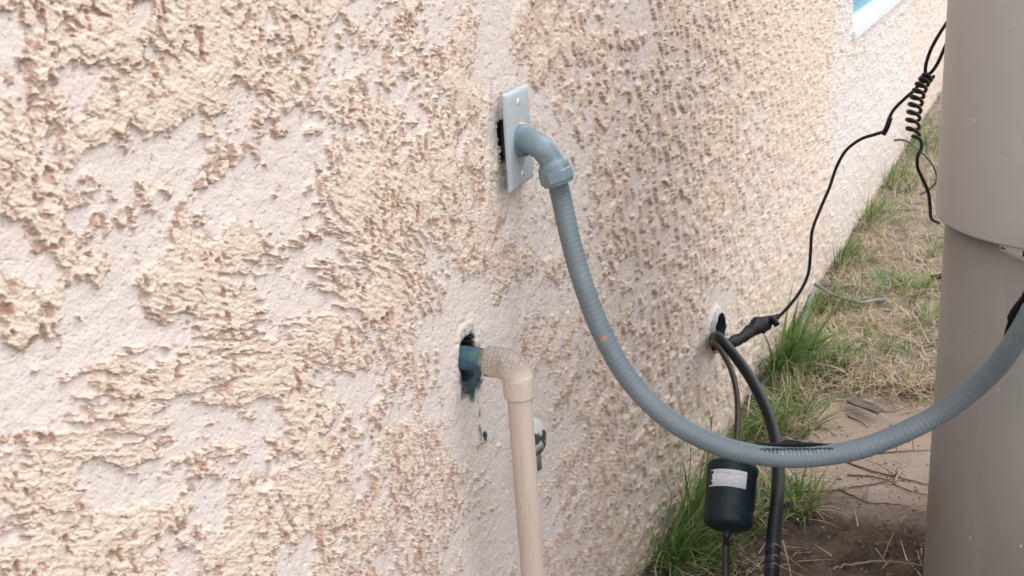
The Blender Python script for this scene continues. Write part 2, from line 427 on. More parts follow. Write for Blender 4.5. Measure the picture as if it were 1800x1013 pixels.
# soil splash along the foot of the wall
sx = nt.nodes.new('ShaderNodeSeparateXYZ'); tcn = nt.nodes.new('ShaderNodeTexCoord'); nt.links.new(tcn.outputs['Object'], sx.inputs[0])
sp = nt.nodes.new('ShaderNodeMapRange'); sp.inputs['From Min'].default_value = .28; sp.inputs['From Max'].default_value = .0; sp.inputs['To Max'].default_value = .5
nt.links.new(sx.outputs['Z'], sp.inputs['Value'])
base = mix(nt, sp.outputs['Result'], base, (.42, .33, .25))
nt.links.new(base, b.inputs['Base Color']); b.inputs['Roughness'].default_value = .9; b.inputs['Specular IOR Level'].default_value = .2
bn = node(nt, 'ShaderNodeMath', operation='MULTIPLY_ADD'); nt.links.new(noise(nt, 420, 3, .6), bn.inputs[0]); bn.inputs[1].default_value = .6; nt.links.new(noise(nt, 130, 4, .6), bn.inputs[2])
bump(nt, b, bn.outputs[0], .0018)

house = thing('house_wall', 'long cream stucco house wall with torn rough texture and a window at its far end', 'wall', (0, 1.5, 0))
wall_o = np_mesh('stucco_face', V, Q, wm, house, True, dict(coat=Mk, rust_shade=rust_shade, stain=stain, dark=dark, pale=pale))
plain = simple('plain_render', (.58, .50, .42), .9)
parts = []
def boxvf(lo, hi):
    x0, y0, z0 = lo; x1, y1, z1 = hi
    V = [(x0, y0, z0), (x1, y0, z0), (x1, y1, z0), (x0, y1, z0), (x0, y0, z1), (x1, y0, z1), (x1, y1, z1), (x0, y1, z1)]
    return np.array(V), [(0, 3, 2, 1), (4, 5, 6, 7), (0, 1, 5, 4), (1, 2, 6, 5), (2, 3, 7, 6), (3, 0, 4, 7)]
core = join_vf([boxvf((-.30, .29, -.1), (-.09, WIN[0] - .003, 2.7)), boxvf((-.30, WIN[1] + .003, -.1), (-.09, 9.6, 2.7)),
                boxvf((-.30, WIN[0] - .002, -.1), (-.09, WIN[1] + .002, WIN[2] - .003)), boxvf((-.30, WIN[0] - .002, WIN[3] + .003), (-.09, WIN[1] + .002, 2.7)),
                boxvf((-.30, -4, -.1), (-.004, .288, 2.7)), boxvf((-.30, 9.601, -.1), (-.004, 14, 2.7))])
np_mesh('wall_core', core[0], core[1], plain, house, False)
# window
wf = simple('window_vinyl', (.72, .80, .86), .35, var=.06)
gl, nt, b = new_mat('window_glass'); nt.links.new(mix(nt, noise(nt, 2, 2), (.08, .29, .42), (.12, .36, .48)), b.inputs['Base Color']); b.inputs['Roughness'].default_value = .25; b.inputs['Specular IOR Level'].default_value = .3
y0, y1, z0, z1 = WIN
win_parts = [boxvf((-.085, y0 + .002, z0 + .010), (-.020, y1 - .002, z0 + .029)), boxvf((-.075, y0 + .002, z1 - .05), (-.020, y1 - .002, z1 - .002)),
             boxvf((-.075, y0 + .002, z0 + .030), (-.020, y0 + .040, z1 - .051)), boxvf((-.075, y1 - .048, z0 + .030), (-.020, y1 - .002, z1 - .051)),
             boxvf((-.072, (y0 + y1) / 2 - .02, z0 + .030), (-.022, (y0 + y1) / 2 + .02, z1 - .051))]
Vw, Fw = join_vf(win_parts)
wo_ = np_mesh('window', Vw, Fw, wf, house, False)
def child(name, V, Fc, mat, par, smooth=False):
    """sub-part: par is itself a child of an empty"""
    g = np.array(par.parent.location) if par.parent else np.array(par.location)
    V = np.asarray(V) - g
    me = bpy.data.meshes.new(name); me.from_pydata([tuple(v) for v in V], [], [tuple(int(i) for i in f) for f in Fc]); me.materials.append(mat)
    for p in me.polygons: p.use_smooth = smooth
    o = bpy.data.objects.new(name, me); COL.objects.link(o); o.parent = par; return o
child('pane', *boxvf((-.036, y0 + .038, z0 + .028), (-.030, y1 - .04, z1 - .045)), gl, wo_)
child('sill', *boxvf((-.085, y0 - .012, z0 - .012), (.014, y1 + .012, z0 + .009)), wf, wo_)
child('side_lining', *join_vf([boxvf((-.09, y0 - .010, z0 + .010), (.0015, y0 + .0005, z1 + .01)), boxvf((-.09, y1 - .0005, z0 + .010), (.0015, y1 + .010, z1 + .01)), boxvf((-.09, y0 + .001, z1 - .0005), (.0015, y1 - .001, z1 + .010))]), wf, wo_)

# ================================================================== COVER PLATE
steel = simple('brushed_steel', (.78, .85, .90), .40, .25, .10, 300, stretch=(1, 1, .04), lo=.3, hi=.8)
steel_dark = simple('screw_slot', (.10, .11, .12), .5)
pc = [on_x(*p, .011) for p in ((877, 167), (927, 146), (938, 315), (895, 338))]
py0 = (pc[0][1] + pc[3][1]) / 2; py1 = (pc[1][1] + pc[2][1]) / 2; pzt = (pc[0][2] + pc[1][2]) / 2; pzb = (pc[2][2] + pc[3][2]) / 2
plate = thing('cover_plate', 'blank stainless steel cover plate, its edge standing off the wall over a black gap', 'cover plate', (.011, (py0 + py1) / 2, (pzt + pzb) / 2))
# dished plate: rounded edge turned down to the wall
bm = bmesh.new(); n1, n2 = 15, 23
W2, H2 = (py1 - py0) / 2, (pzt - pzb) / 2
def pl_x(u, v):
    e = min(W2 - abs(u), H2 - abs(v)); return .0048 * (1 - max(0, 1 - e / .0045) ** 2) - .0005
us = [-W2, -W2 + .0007, -W2 + .0018, -W2 + .003, -W2 + .0046] + list(np.linspace(-W2 + .01, W2 - .01, 6)) + [W2 - .0046, W2 - .003, W2 - .0018, W2 - .0007, W2]
vs = [-H2, -H2 + .0007, -H2 + .0018, -H2 + .003, -H2 + .0046] + list(np.linspace(-H2 + .01, H2 - .01, 9)) + [H2 - .0046, H2 - .003, H2 - .0018, H2 - .0007, H2]
g = [[bm.verts.new((pl_x(u, v), u, v)) for u in us] for v in vs]
for i in range(len(vs) - 1):
    for j in range(len(us) - 1): bm.faces.new((g[i][j], g[i][j + 1], g[i + 1][j + 1], g[i + 1][j]))
bmesh.ops.solidify(bm, geom=bm.faces[:], thickness=.0009)
Mp = Matrix.Translation(Vector((.0105, (py0 + py1) / 2, (pzt + pzb) / 2))) @ Matrix.Rotation(math.radians(2.5), 4, 'Z')
plate_o = bm_obj('plate', bm, steel, plate, Mp, True)
for sz in (1, -1):
    Ms = Mp @ axis_matrix((.0043, -.001, sz * .0415), (1, 0, 0))
    V, Fc = lathe([(.0036, -.001), (.0036, .0003), (.0031, .0009), (.0016, .0012), (.0001, .0012)], 20, Ms)
    sc = np_mesh('screw', V, Fc, steel, plate)
    child('slot', *(lambda b: (np.array([(Ms @ Vector(v)) for v in b[0]]), b[1]))(boxvf((-.0004, -.0030, .0008), (.0004, .0030, .00135))), steel_dark, sc)

# ================================================================== FLEXIBLE CONDUIT
grey = simple('grey_pvc_jacket', (.165,.225,.265), .45, var=.12, scale=25, bd=.0003, bs=600)
fit = simple('grey_zinc_fitting', (.19,.26,.30), .42, .15, var=.15, scale=60)
cond = thing('flexible_conduit', 'grey ribbed flexible conduit looping from the steel plate to the beige cabinet, jacket split', 'conduit', tuple(on_x(915, 247, .02)))
e0 = on_x(917, 246, .0165)
pts = [(1.00, e0), ]
elbow = np.array([e0, on_x(932, 249, .031), on_x(953, 261, .046), on_x(968, 281, .054), on_x(975, 300, .058)])
Pe, _ = resample(catmull(elbow, 8), .0016)
ne = len(Pe); tt = np.linspace(0, 1, ne)
re_ = np.interp(tt, [0, .03, .13, .14, .2, .8, .86, .87, 1], [.0178, .0182, .0182, .0150, .0142, .0140, .0150, .0162, .0166])
tube('elbow_fitting', Pe, re_, fit, cond, 32, radf=lambda i, th: 1 + .04 * np.exp(-(((th - np.pi / 2) / .35) ** 2)) * np.ones_like(i))
dirn = Vector(Pe[-1] - Pe[-6]).normalized()
gold = simple('gasket_ring', (.62, .52, .34), .5)
V, Fc = lathe([(.0120, -.0026), (.0194, -.0026), (.0199, -.0012), (.0194, .0006), (.0120, .0006)], 36, axis_matrix(e0 - np.array([.0008, 0, 0]), Vector(Pe[3] - Pe[0])))
np_mesh('gasket', V, Fc, gold, cond)
# octagonal compression nut with a round collar
nutM = axis_matrix(Pe[-1] - np.array(dirn) * .004, dirn)
def octo(r, h0, h1):
    prof = [(r * .94, h0), (r, h0 + .0015), (r, h1 - .0015), (r * .94, h1), (r * .6, h1)]; return lathe(prof, 8, nutM)
V1, F1 = octo(.0205, .003, .0165); V2, F2 = lathe([(.0165, -.003), (.0182, -.002), (.0182, .0035), (.012, .0035)], 32, nutM)
V3, F3 = lathe([(.0150, .0160), (.0182, .0162), (.0172, .0195), (.0120, .0200)], 32, nutM)
np_mesh('compression_nut', *join_vf([(V1, F1), (V2, F2), (V3, F3)]), fit, cond, False)
# centre line of the hose
hp = [(975, 306, None), (986, 345, 1.335), (1000, 410, 1.335), (1013, 460, 1.335), (1027, 505, 1.33), (1047, 560, 1.33), (1076, 620, 1.33), (1108, 670, 1.33), (1152, 718, 1.325), (1205, 756, 1.32),
      (1265, 784, 1.32), (1320, 798, 1.32), (1375, 804, 1.32), (1430, 803, 1.32), (1500, 792, 1.32), (1570, 768, 1.315), (1640, 734, 1.30), (1700, 693, 1.27), (1750, 646, 1.23), (1788, 594, 1.19), (1818, 540, 1.16), (1850, 470, 1.15), (1905, 420, 1.18), (1990, 410, 1.30)]
H = np.array([Pe[-1] if z is None else pz(x, y, z) for x, y, z in hp])
H[-2] = H[-3] + np.array([.030, .035, .012]); H[-1] = H[-2] + np.array([.030, .130, -.004])      # runs on into the cabinet
Hc, tl = resample(catmull(H, 14), .00115)
T_, N_, B_ = frames(Hc)
rH = .0117
# where the jacket is split open: arc-length positions
def arc_at(px, py, Z):
    p = pz(px, py, Z); return tl[np.argmin(np.linalg.norm(Hc - p, axis=1))]
sA, sB = arc_at(1328, 790, 1.32), arc_at(1466, 790, 1.32)
sC, sD = arc_at(1778, 600, 1.2), arc_at(1850, 470, 1.15)
seg = 56; th = np.linspace(0, 2 * np.pi, seg, endpoint=False); nH = len(Hc)
toward = (CAM - Hc); toward /= np.linalg.norm(toward, axis=1)[:, None]
upv = np.array([0, 0, 1.]) - T_ * T_[:, 2:3]; upv /= np.maximum(np.linalg.norm(upv, axis=1)[:, None], 1e-4)
side = np.cross(T_, upv)          # outward
thd = np.cos(th)[None, :, None] * N_[:, None] + np.sin(th)[None, :, None] * B_[:, None]
rib = 1 + (.019 - .010 * np.clip((tl[:, None] / tl[-1] - .45) * 4, 0, 1)) * np.cos(2 * np.pi * tl[:, None] / .0062 - th[None]) ** 3 + .008 * np.cos(tl[:, None] * 90 + 2 * th[None])
VH = Hc[:, None] + (rH * (1 - .08 * np.clip((tl[:, None, None] / tl[-1] - .7) * 4, 0, 1))) * rib[..., None] * thd
d_open = .80 * upv + .70 * (toward - T_ * (toward * T_).sum(1)[:, None]); d_open /= np.linalg.norm(d_open, axis=1)[:, None]
c_open = (thd * d_open[:, None]).sum(-1)
prof = np.zeros(nH); a_ = (tl > sA) & (tl < sB); prof[a_] = np.sin(np.pi * (tl[a_] - sA) / (sB - sA)) ** .6
halfang = prof * .50
hole = np.arccos(np.clip(c_open, -1, 1)) < halfang[:, None]
d2_open = upv * .75 - side * 0 + .2 * toward; d2_open /= np.linalg.norm(d2_open, axis=1)[:, None]
c2 = (thd * d2_open[:, None]).sum(-1); b_ = (tl > sC) & (tl < sD); pr2 = np.zeros(nH); pr2[b_] = np.sin(np.pi * (tl[b_] - sC) / (sD - sC)) ** .6
hole |= np.arccos(np.clip(c2, -1, 1)) < (pr2 * .5)[:, None]
idx = np.arange(nH * seg).reshape(nH, seg); Fh = []
h2 = hole
for i in range(nH - 1):
    for j in range(seg):
        k = (j + 1) % seg
        if h2[i, j] and h2[i, k] and h2[i + 1, j] and h2[i + 1, k]: continue
        Fh.append((idx[i, j], idx[i, k], idx[i + 1, k], idx[i + 1, j]))
spot = pz(1061, 596, 1.32); scuff = [pz(1017, 462, 1.32), pz(1024, 488, 1.32)]
dsp = np.linalg.norm(VH.reshape(-1, 3) - spot, axis=1)
a0, a1 = scuff; ab = a1 - a0; tpr = np.clip(((VH.reshape(-1, 3) - a0) @ ab) / (ab @ ab), 0, 1); dsc = np.linalg.norm(VH.reshape(-1, 3) - (a0 + tpr[:, None] * ab), axis=1)
jm, nt, b = new_mat('conduit_jacket')
jb = mix(nt, ramp(nt, noise(nt, 18, 5), .35, .7), (.152, .190, .214), (.127, .163, .188))
jb = mix(nt, ramp(nt, noise(nt, 240, 3), .66, .8), jb, (.05, .06, .07))
jb = mix(nt, attr(nt, 'spot'), jb, (.42, .20, .07)); jb = mix(nt, attr(nt, 'scuff'), jb, (.45, .47, .5))
nt.links.new(jb, b.inputs['Base Color']); b.inputs['Roughness'].default_value = .48; bump(nt, b, noise(nt, 500, 3), .0003)
spn = 1 - sstep(.002, .0052, dsp + .0015 * perlin(VH.reshape(-1, 3)[:, 2] * 400, VH.reshape(-1, 3)[:, 0] * 400, 3) - .0)
jacket = np_mesh('jacket', VH.reshape(-1, 3), Fh, jm, cond, True, dict(spot=spn, scuff=(1 - sstep(.0003, .0009, dsc)) * .8))
# bare metal core seen in the splits
core_m = simple('steel_core', (.25, .28, .31), .45, .5, .4, 120)
core_d = simple('core_gaps', (.03, .033, .04), .7)
liner_m = simple('conduit_liner', (.075, .082, .090), .6)
sel = (tl > sA - .01) & (tl < sB + .01); Pc = Hc[sel]
Pc2 = Pc - np.array([0, 0, .0]); tc_ = tl[sel]
tube('metal_core', Pc2, .0093 + .0011 * (np.cos(2 * np.pi * tc_ / .0046) > -.3), core_m, cond, 32)
tube('dark_liner', Pc2, .00965, liner_m, cond, 24)
sel = (tl > sC - .01) & (tl < sD + .01); Pc = Hc[sel]; tc_ = tl[sel]
tube('metal_core', Pc, .0098 + .0006 * (np.cos(2 * np.pi * tc_ / .0056) > -.1), core_m, cond, 32)
blackm = simple('black_rubber', (.005, .008, .011), .55, var=.3, scale=80, bd=.0004, bs=300, spec=.25)
def flap(s0, s1, hgt, dirv, peak, back, nseg=60, seed=1):
    r = np.random.default_rng(seed); m_ = np.where((tl > s0) & (tl < s1))[0][::2]; n = len(m_); V = []; t = np.linspace(0, 1, n)
    jag = np.interp(t, np.linspace(0, 1, 40), r.random(40)) * .28
    prof = np.interp(t, [0, .12, peak - .12, peak - .02, peak + .05, peak + .3, 1], [0, .35, .55, 1, .95, .5, 0]) * (1 - jag * .5)
    for i, k in enumerate(m_):
        c = Hc[k]; dd = dirv[k]; o = c + dd * (rH - .0006) + back[k] * .0010
        for w in range(5):
            f = w / 4; V.append(o + dd * prof[i] * hgt * f - back[k] * (.0022 * np.sin(f * 2.5)))
        for w in range(5):
            f = (4 - w) / 4; V.append(o + dd * prof[i] * hgt * f - back[k] * (.0022 * np.sin(f * 2.5)) + back[k] * .0013)
    Fc = []
    for i in range(n - 1):
        for w in range(10):
            a = i * 10 + w; b2 = i * 10 + (w + 1) % 10; Fc.append((a, b2, b2 + 10, a + 10))
    return np.array(V), Fc
perp_t = (toward - T_ * (toward * T_).sum(1)[:, None]); perp_t /= np.linalg.norm(perp_t, axis=1)[:, None]
updir = upv - perp_t * (upv * perp_t).sum(1)[:, None]; updir /= np.linalg.norm(updir, axis=1)[:, None]
V, Fc = flap(sA - .006, sB + .006, .0095, updir, .44, perp_t * -1); np_mesh('torn_flap', V, Fc, blackm, cond)
V, Fc = flap(sC, sD, .0085, updir, .35, perp_t * -1, seed=5); np_mesh('torn_flap', V, Fc, blackm, cond)

# ================================================================== PLASTIC WATER PIPE
pvc, nt, b = new_mat('weathered_pvc')
pb = mix(nt, ramp(nt, noise(nt, 34, 5, .65, (1, 1, .12)), .30, .72), (.60, .505, .43), (.47, .385, .325))
pb = mix(nt, ramp(nt, noise(nt, 140, 5, .7, (1, 1, .07)), .60, .80), pb, (.38, .30, .24))
pb = mix(nt, attr(nt, 'dirt'), pb, mix(nt, ramp(nt, noise(nt, 480, 4, .7), .46, .66), (.21, .165, .15), (.44, .40, .37)))
pb = mix(nt, attr(nt, 'primer'), pb, mix(nt, ramp(nt, noise(nt, 45, 3), .45, .55), (.030, .105, .095), (.006, .055, .12)))
nt.links.new(pb, b.inputs['Base Color']); b.inputs['Roughness'].default_value = .62; bump(nt, b, noise(nt, 300, 4), .0005)
wp = thing('water_pipe', 'weathered tan plastic pipe leaving a blue-stained hole and turning straight down', 'pipe', (.0, PIPE_Y, 0))
rP = .0134
A0 = np.array([-.03, PIPE_Y + .001, PIPE_Z]); xd = .066
E1 = on_x(910, 655, xd)      # corner of the centre lines
E1 = np.array([xd, E1[1], on_x(900, 650, xd)[2]])
A0[1] = E1[1] - .004; A0[2] = E1[2] + .002
print('pipe', A0, E1)
def mk_tube(name, P, rad, **kw):
    V, Fc = tube_vf(P, rad, 36, True); dirt = kw.get('dirt', lambda V: np.zeros(len(V)))(V); pr = kw.get('primer', lambda V: np.zeros(len(V)))(V)
    return np_mesh(name, V, Fc, pvc, wp, True, dict(dirt=dirt, primer=pr))
st = np.array([A0 + (E1 - A0) * t for t in np.linspace(0, .62, 20)])
mk_tube('stub', st, rP, primer=lambda V: (1 - sstep(.026, .034, V[:, 0] + .006 * perlin(V[:, 2] * 120, V[:, 0] * 120, 5))) * .96)
dX = Vector(E1 - A0).normalized(); dn_ = np.array([0, 0.006, -1.0]); dn_ /= np.linalg.norm(dn_)
c0 = E1 - np.array(dX) * .036; c1 = E1 - np.array(dX) * .016; c2_ = E1 + dn_ * .016; c3 = E1 + dn_ * .037
arc = [c0, c0 + (c1 - c0) * .5, c1] + [(1 - t) ** 2 * c1 + 2 * t * (1 - t) * (E1 + (np.array(dX) * -.002 + dn_ * .002)) + t * t * c2_ for t in np.linspace(.12, .88, 12)] + [c2_, c3]
Pa, ta = resample(np.array(arc), .0011); ta = ta / ta[-1]
ra = np.interp(ta, [0, .01, .02, .30, .345, .36, .64, .65, .68, .985, 1], [.0150, .0166, .0168, .0170, .0172, .0166, .0166, .0172, .0171, .0168, .0158])
mk_tube('elbow', Pa, ra, dirt=lambda V: np.clip(sstep(E1[2] - .012, E1[2] + .008, V[:, 2] + .006 * perlin(V[:, 1] * 90, V[:, 0] * 90, 6)) * .9, 0, 1),
        primer=lambda V: (1 - sstep(.0, .006, V[:, 0] - c0[0] - .004 + .4 * (V[:, 2] - E1[2] + .012))) * (V[:, 2] < E1[2] - .008) * .9)
bt = np.array([E1[0], E1[1] + .006 * 1, .0]); Pd = np.array([c3 - dn_ * .012 + (np.array([E1[0] + .002, E1[1] + .006, -.05]) - c3) * t for t in np.linspace(0, 1, 90)])
mk_tube('down_pipe', Pd, rP)
V, Fc = lathe([(.0001, .0016), (.0012, .0012), (.0016, 0)], 10, axis_matrix(on_x(891, 710, xd + .004) + np.array([.010, -.012, 0]) * 0, (.6, -.8, 0)))

# ================================================================== OLD PAINTED PIPE COVER BEHIND IT
pe, nt, b = new_mat('peeling_white_paint')
pt = mix(nt, ramp(nt, noise(nt, 70, 4, .6), .53, .55), (.46, .50, .475), (.05, .045, .04))
mp_ = nt.nodes.new('ShaderNodeTexCoord'); sx2 = nt.nodes.new('ShaderNodeSeparateXYZ'); nt.links.new(mp_.outputs['Object'], sx2.inputs[0])
low = nt.nodes.new('ShaderNodeMapRange'); low.inputs['From Min'].default_value = -.002; low.inputs['From Max'].default_value = -.012; nt.links.new(sx2.outputs['Z'], low.inputs['Value'])
gb = mix(nt, ramp(nt, noise(nt, 60, 3), .49, .51), (.16, .19, .15), (.045, .035, .035)); pt = mix(nt, low.outputs['Result'], pt, gb)
nt.links.new(pt, b.inputs['Base Color']); b.inputs['Roughness'].default_value = .7
cc = on_x(925, 768, .004)
cap = thing('pipe_escutcheon', 'small round escutcheon with peeling white paint, half hidden behind the tan pipe', 'escutcheon', tuple(cc))
V, Fc = lathe([(.0225, -.006), (.0240, .004), (.0232, .010), (.0205, .016), (.0155, .021), (.009, .0235), (.0001, .0240)], 40, axis_matrix(cc, (1, 0, 0)))
V = np.array(V); low_ = cc[2] - .0185; V[:, 2] = np.maximum((V[:, 2] - cc[2]) * 1.12 + cc[2], low_)
np_mesh('painted_dome', V, Fc, pe, cap)
zc = simple('dull_metal', (.24, .23, .22), .6, .3)
V, Fc = tube_vf(np.array([cc + np.array([.010, 0, -.014]), cc + np.array([.010, 0, -.042])]), .008, 16); np_mesh('metal_stub', V, Fc, zc, cap)

# ================================================================== WALL SLEEVE + REFRIGERANT LINES
slm = simple('mortar_smeared_sleeve', (.42, .43, .45), .85, var=.35, scale=45, bd=.0015, bs=90)
sl = thing('wall_sleeve', 'grey mortar-smeared round sleeve where the black lines enter the wall', 'sleeve', tuple(SLV))
V, Fc = lathe([(.043, -.010), (.0415, .004), (.0395, .012), (.0382, .0140), (.0365, .0135), (.0360, -.034), (.0001, -.0345)], 40, axis_matrix(SLV, (1, 0, 0)))
V = V.copy(); V[:, 0] += .0022 * perlin(V[:, 1] * 90, V[:, 2] * 90, 9) * (V[:, 0] > -.02); V[:, 1] += .002 * perlin(V[:, 2] * 60, V[:, 0] * 60, 10)
wob = V[:, 0] < -.03
slo = np_mesh('sleeve_ring', V, Fc, slm, sl)
slo.data.materials.append(core_d)
for p in slo.data.polygons:
    c = p.center
    if math.hypot(c.y, c.z) < .0368 : p.material_index = 1

ins = simple('black_foam_insulation', (.005, .009, .013), .40, var=.25, scale=60, bd=.0004, bs=400, spec=.35)
insb = thing('insulated_pipe', 'thick black insulated suction line bending from the sleeve down to the soil', 'pipe', tuple(SLV + np.array([.02, 0, -.03])))
ip = [(1243, 583, 2.20), (1262, 593, 2.10), (1290, 624, 2.06), (1316, 660, 2.02), (1338, 700, 1.98), (1355, 742, 1.94), (1365, 785, 1.90), (1368, 830, 1.86), (1366, 880, 1.81), (1360, 940, 1.76), (1356, 1013, 1.70), (1354, 1080, 1.66), (1360, 1150, 1.64)]
IP = np.array([SLV + np.array([-.032, .004, -.012]), SLV + np.array([-.005, .008, -.017])] + [pz(*p) for p in ip[1:]] + [pz(1375, 1230, 1.62)]); IP[-1][2] = max(IP[-1][2], .0)
IPc, it = resample(catmull(IP, 10), .003)
ri = np.interp(it / it[-1], [0, .03, .2, .45, .6, 1], [.0088, .0090, .0094, .0100, .0106, .0108])
tube('insulation', IPc, ri, ins, insb, 28)
tp = simple('glossy_black_tape', (.018, .022, .028), .22)
for (px_, py_) in ((1356, 968), (1356, 985), (1355, 1002)):
    k = int(np.argmin([abs((R.T @ (p - CAM))[1] / (R.T @ (p - CAM))[2] * F + 506.5 - py_) for p in IPc]))
    seg_ = IPc[k - 2:k + 3]; tube('tape_band', seg_, np.array([.0104, .0114, .0116, .0114, .0104]), tp, insb, 28)

rl = thing('copper_refrigerant_line', 'thin brown-black copper line carrying a black canister with a white label', 'pipe', tuple(SLV + np.array([.02, -.002, -.04])))
cop = simple('tarnished_copper', (.050, .033, .030), .45, .25, var=.45, scale=30)
cp = [(1244, 588, 2.19), (1254, 602, 2.10), (1268, 618, 2.06), (1283, 645, 2.03), (1293, 680, 2.0), (1297, 720, 1.97), (1295, 765, 1.93), (1290, 800, 1.885), (1286, 822, 1.86)]
CP, ct = resample(catmull(np.array([SLV + np.array([-.032, -.004, -.028]), SLV + np.array([-.003, -.003, -.032])] + [pz(*p) for p in cp[1:]]), 10), .003); tube('copper_tube', CP, .0050, cop, rl, 16)
dtop = pz(1288.5, 818, 1.842); dbot = pz(1278.0, 933, 1.802)
ax = dtop - dbot; Ld = np.linalg.norm(ax); print('drier length', Ld, ax)
can = simple('canister_paint', (.009, .020, .030), .50, var=.25, scale=30, bd=.0003, bs=300, spec=.35)
Mx = axis_matrix(dbot, ax)
rD = .0385
prof = [(.006, -.008), (.0065, -.002), (.016, .0005), (.029, .0035), (.0365, .009), (rD - .0003, .016), (rD, .0255), (rD - .0006, .027), (rD - .0006, .031), (rD, .0325), (rD, Ld - .016), (rD + .0012, Ld - .0145), (rD + .0012, Ld - .004), (rD - .0004, Ld - .0008), (.035, Ld + .0008), (.024, Ld + .002), (.012, Ld + .003), (.0065, Ld + .006), (.0062, Ld + .022), (.004, Ld + .023)]
V, Fc = lathe(prof, 64, Mx); V = np.array(V); fd = np_mesh('filter_drier', V, Fc, can, rl)
# printed label wrapped round the canister
lab = simple('label_paper', (.66, .68, .72), .6, var=.05); ink = simple('label_ink', (.02, .022, .03), .6); inkg = simple('label_small_print', (.46, .48, .52), .6)
Mi = np.array(Mx.inverted()); camL = (Mi @ np.array([*CAM, 1]))[:3]; phi0 = math.atan2(camL[1], camL[0])
hgt_dir = 1
def curved(a0, a1, h0, h1, r, n=16, slope=0.0, mat=None, t=.0004):
    V = []; Fc = []
    for i in range(n + 1):
        a = a0 + (a1 - a0) * i / n
        for rr in (r, r + t):
            for hh in (h0, h1):
                V.append((rr * math.cos(a), rr * math.sin(a), hh))
    for i in range(n):
        k = 4 * i
        Fc += [(k + 2, k + 6, k + 7, k + 3), (k, k + 1, k + 5, k + 4), (k + 1, k + 3, k + 7, k + 5), (k, k + 4, k + 6, k + 2)]
    Fc += [(0, 2, 3, 1), (4 * n, 4 * n + 1, 4 * n + 3, 4 * n + 2)]
    V = np.array(V); M_ = np.array(Mx); return V @ M_[:3, :3].T + M_[:3, 3], Fc
lh0, lh1 = Ld - .0445, Ld - .0175; la0, la1 = phi0 - 1.02, phi0 + .62
lo_ = child('label', *curved(la0, la1, lh0, lh1, rD + .0002, 24), lab, fd, True)
# black mark: block with a white zigzag left open, then rows of tiny print
mk = []
bw = .24
mk.append(curved(la0 + .03, la0 + .13, lh0 + .002, lh1 - .002, rD + .0006, 4))
for q in range(3): mk.append(curved(la0 + .13, la0 + (.20, .17, .20)[q], lh0 + .0024 + q * .0087, lh0 + .0070 + q * .0087, rD + .0006, 3))
child('printed_mark', *join_vf(mk), ink, fd, True)
mk = []; rr_ = random.Random(3)
for row in range(7):
    a = la0 + .34
    while a < la1 - .10:
        w = rr_.uniform(.02, .11)
        if rr_.random() < .75: mk.append(curved(a, min(a + w, la1 - .06), lh1 - .0060 - row * .0030, lh1 - .0052 - row * .0030, rD + .0006, 3))
        a += w + .02
child('small_print', *join_vf(mk), inkg, fd, True)
lp = [dbot + ax / Ld * -.004, pz(1276, 960, 1.82), pz(1276, 1013, 1.80), pz(1279, 1070, 1.79), pz(1290, 1130, 1.80), pz(1330, 1170, 1.85)]
LP, _ = resample(catmull(np.array(lp), 10), .003); LP[:, 2] = np.maximum(LP[:, 2], .003); tube('copper_tube', LP, .0058, cop, rl, 16)

# ================================================================== CONTROL CABLE
cab = simple('black_cable_sheath', (.014, .015, .019), .45, var=.3, scale=30, spec=.3)
cc_ = thing('control_cable', 'black cable with a taped splice, climbing past the wall to a tight coil', 'cable', tuple(SLV + np.array([.03, 0, -.03])))
k1 = [(1366, 560, 2.22), (1388, 537, 2.22), (1408, 510, 2.22), (1421, 480, 2.22), (1425, 440, 2.21), (1428, 405, 2.2), (1443, 365, 2.2), (1458, 330, 2.19), (1470, 295, 2.18), (1487, 265, 2.16), (1513, 245, 2.14), (1540, 236, 2.12), (1556, 229, 2.11), (1562, 210, 2.10), (1572, 192, 2.09), (1590, 174, 2.07), (1606, 160, 2.05), (1616, 148, 2.04)]
K, _ = resample(catmull(np.array([pz(*p) for p in k1]), 8), .003); tube('cable_run', K, .0030, cab, cc_, 12)
kn = [(1553, 236, 2.105), (1560, 222, 2.095), (1565, 206, 2.09)]; tube('tape_joint', resample(catmull(np.array([pz(*p) for p in kn]), 6), .004)[0], .0048, cab, cc_, 10)
sp_ = [(1252, 607, 2.12, .009), (1276, 606, 2.11, .010), (1292, 600, 2.13, .0105), (1308, 591, 2.15, .0102), (1322, 580, 2.17, .0120), (1334, 572, 2.19, .0165), (1344, 569, 2.20, .0140), (1354, 563, 2.21, .0085), (1368, 556, 2.22, .005)]
q = np.array([[*pz(*p[:3]), p[3]] for p in sp_]); qc, _ = resample(catmull(q, 8), .003)
r9 = np.random.default_rng(9); lum = perlin(np.arange(len(qc)) * .35, np.zeros(len(qc)), 3)
tube('taped_splice', qc[:, :3], qc[:, 3] * (1.0 + .18 * lum), blackm, cc_, 14, radf=lambda i, th: 1 + .10 * np.sin(3 * th + i * .5) + .06 * np.sin(5 * th - i * .9))
tube('taped_splice', resample(catmull(np.array([pz(1352, 562, 2.20), pz(1360, 563, 2.195), pz(1366, 572, 2.19)]), 6), .003)[0], np.array([.006] * 6 + [.0075] * 9)[:len(resample(catmull(np.array([pz(1352, 562, 2.20), pz(1360, 563, 2.195), pz(1366, 572, 2.19)]), 6), .003)[0])] if False else .0062, blackm, cc_, 10)
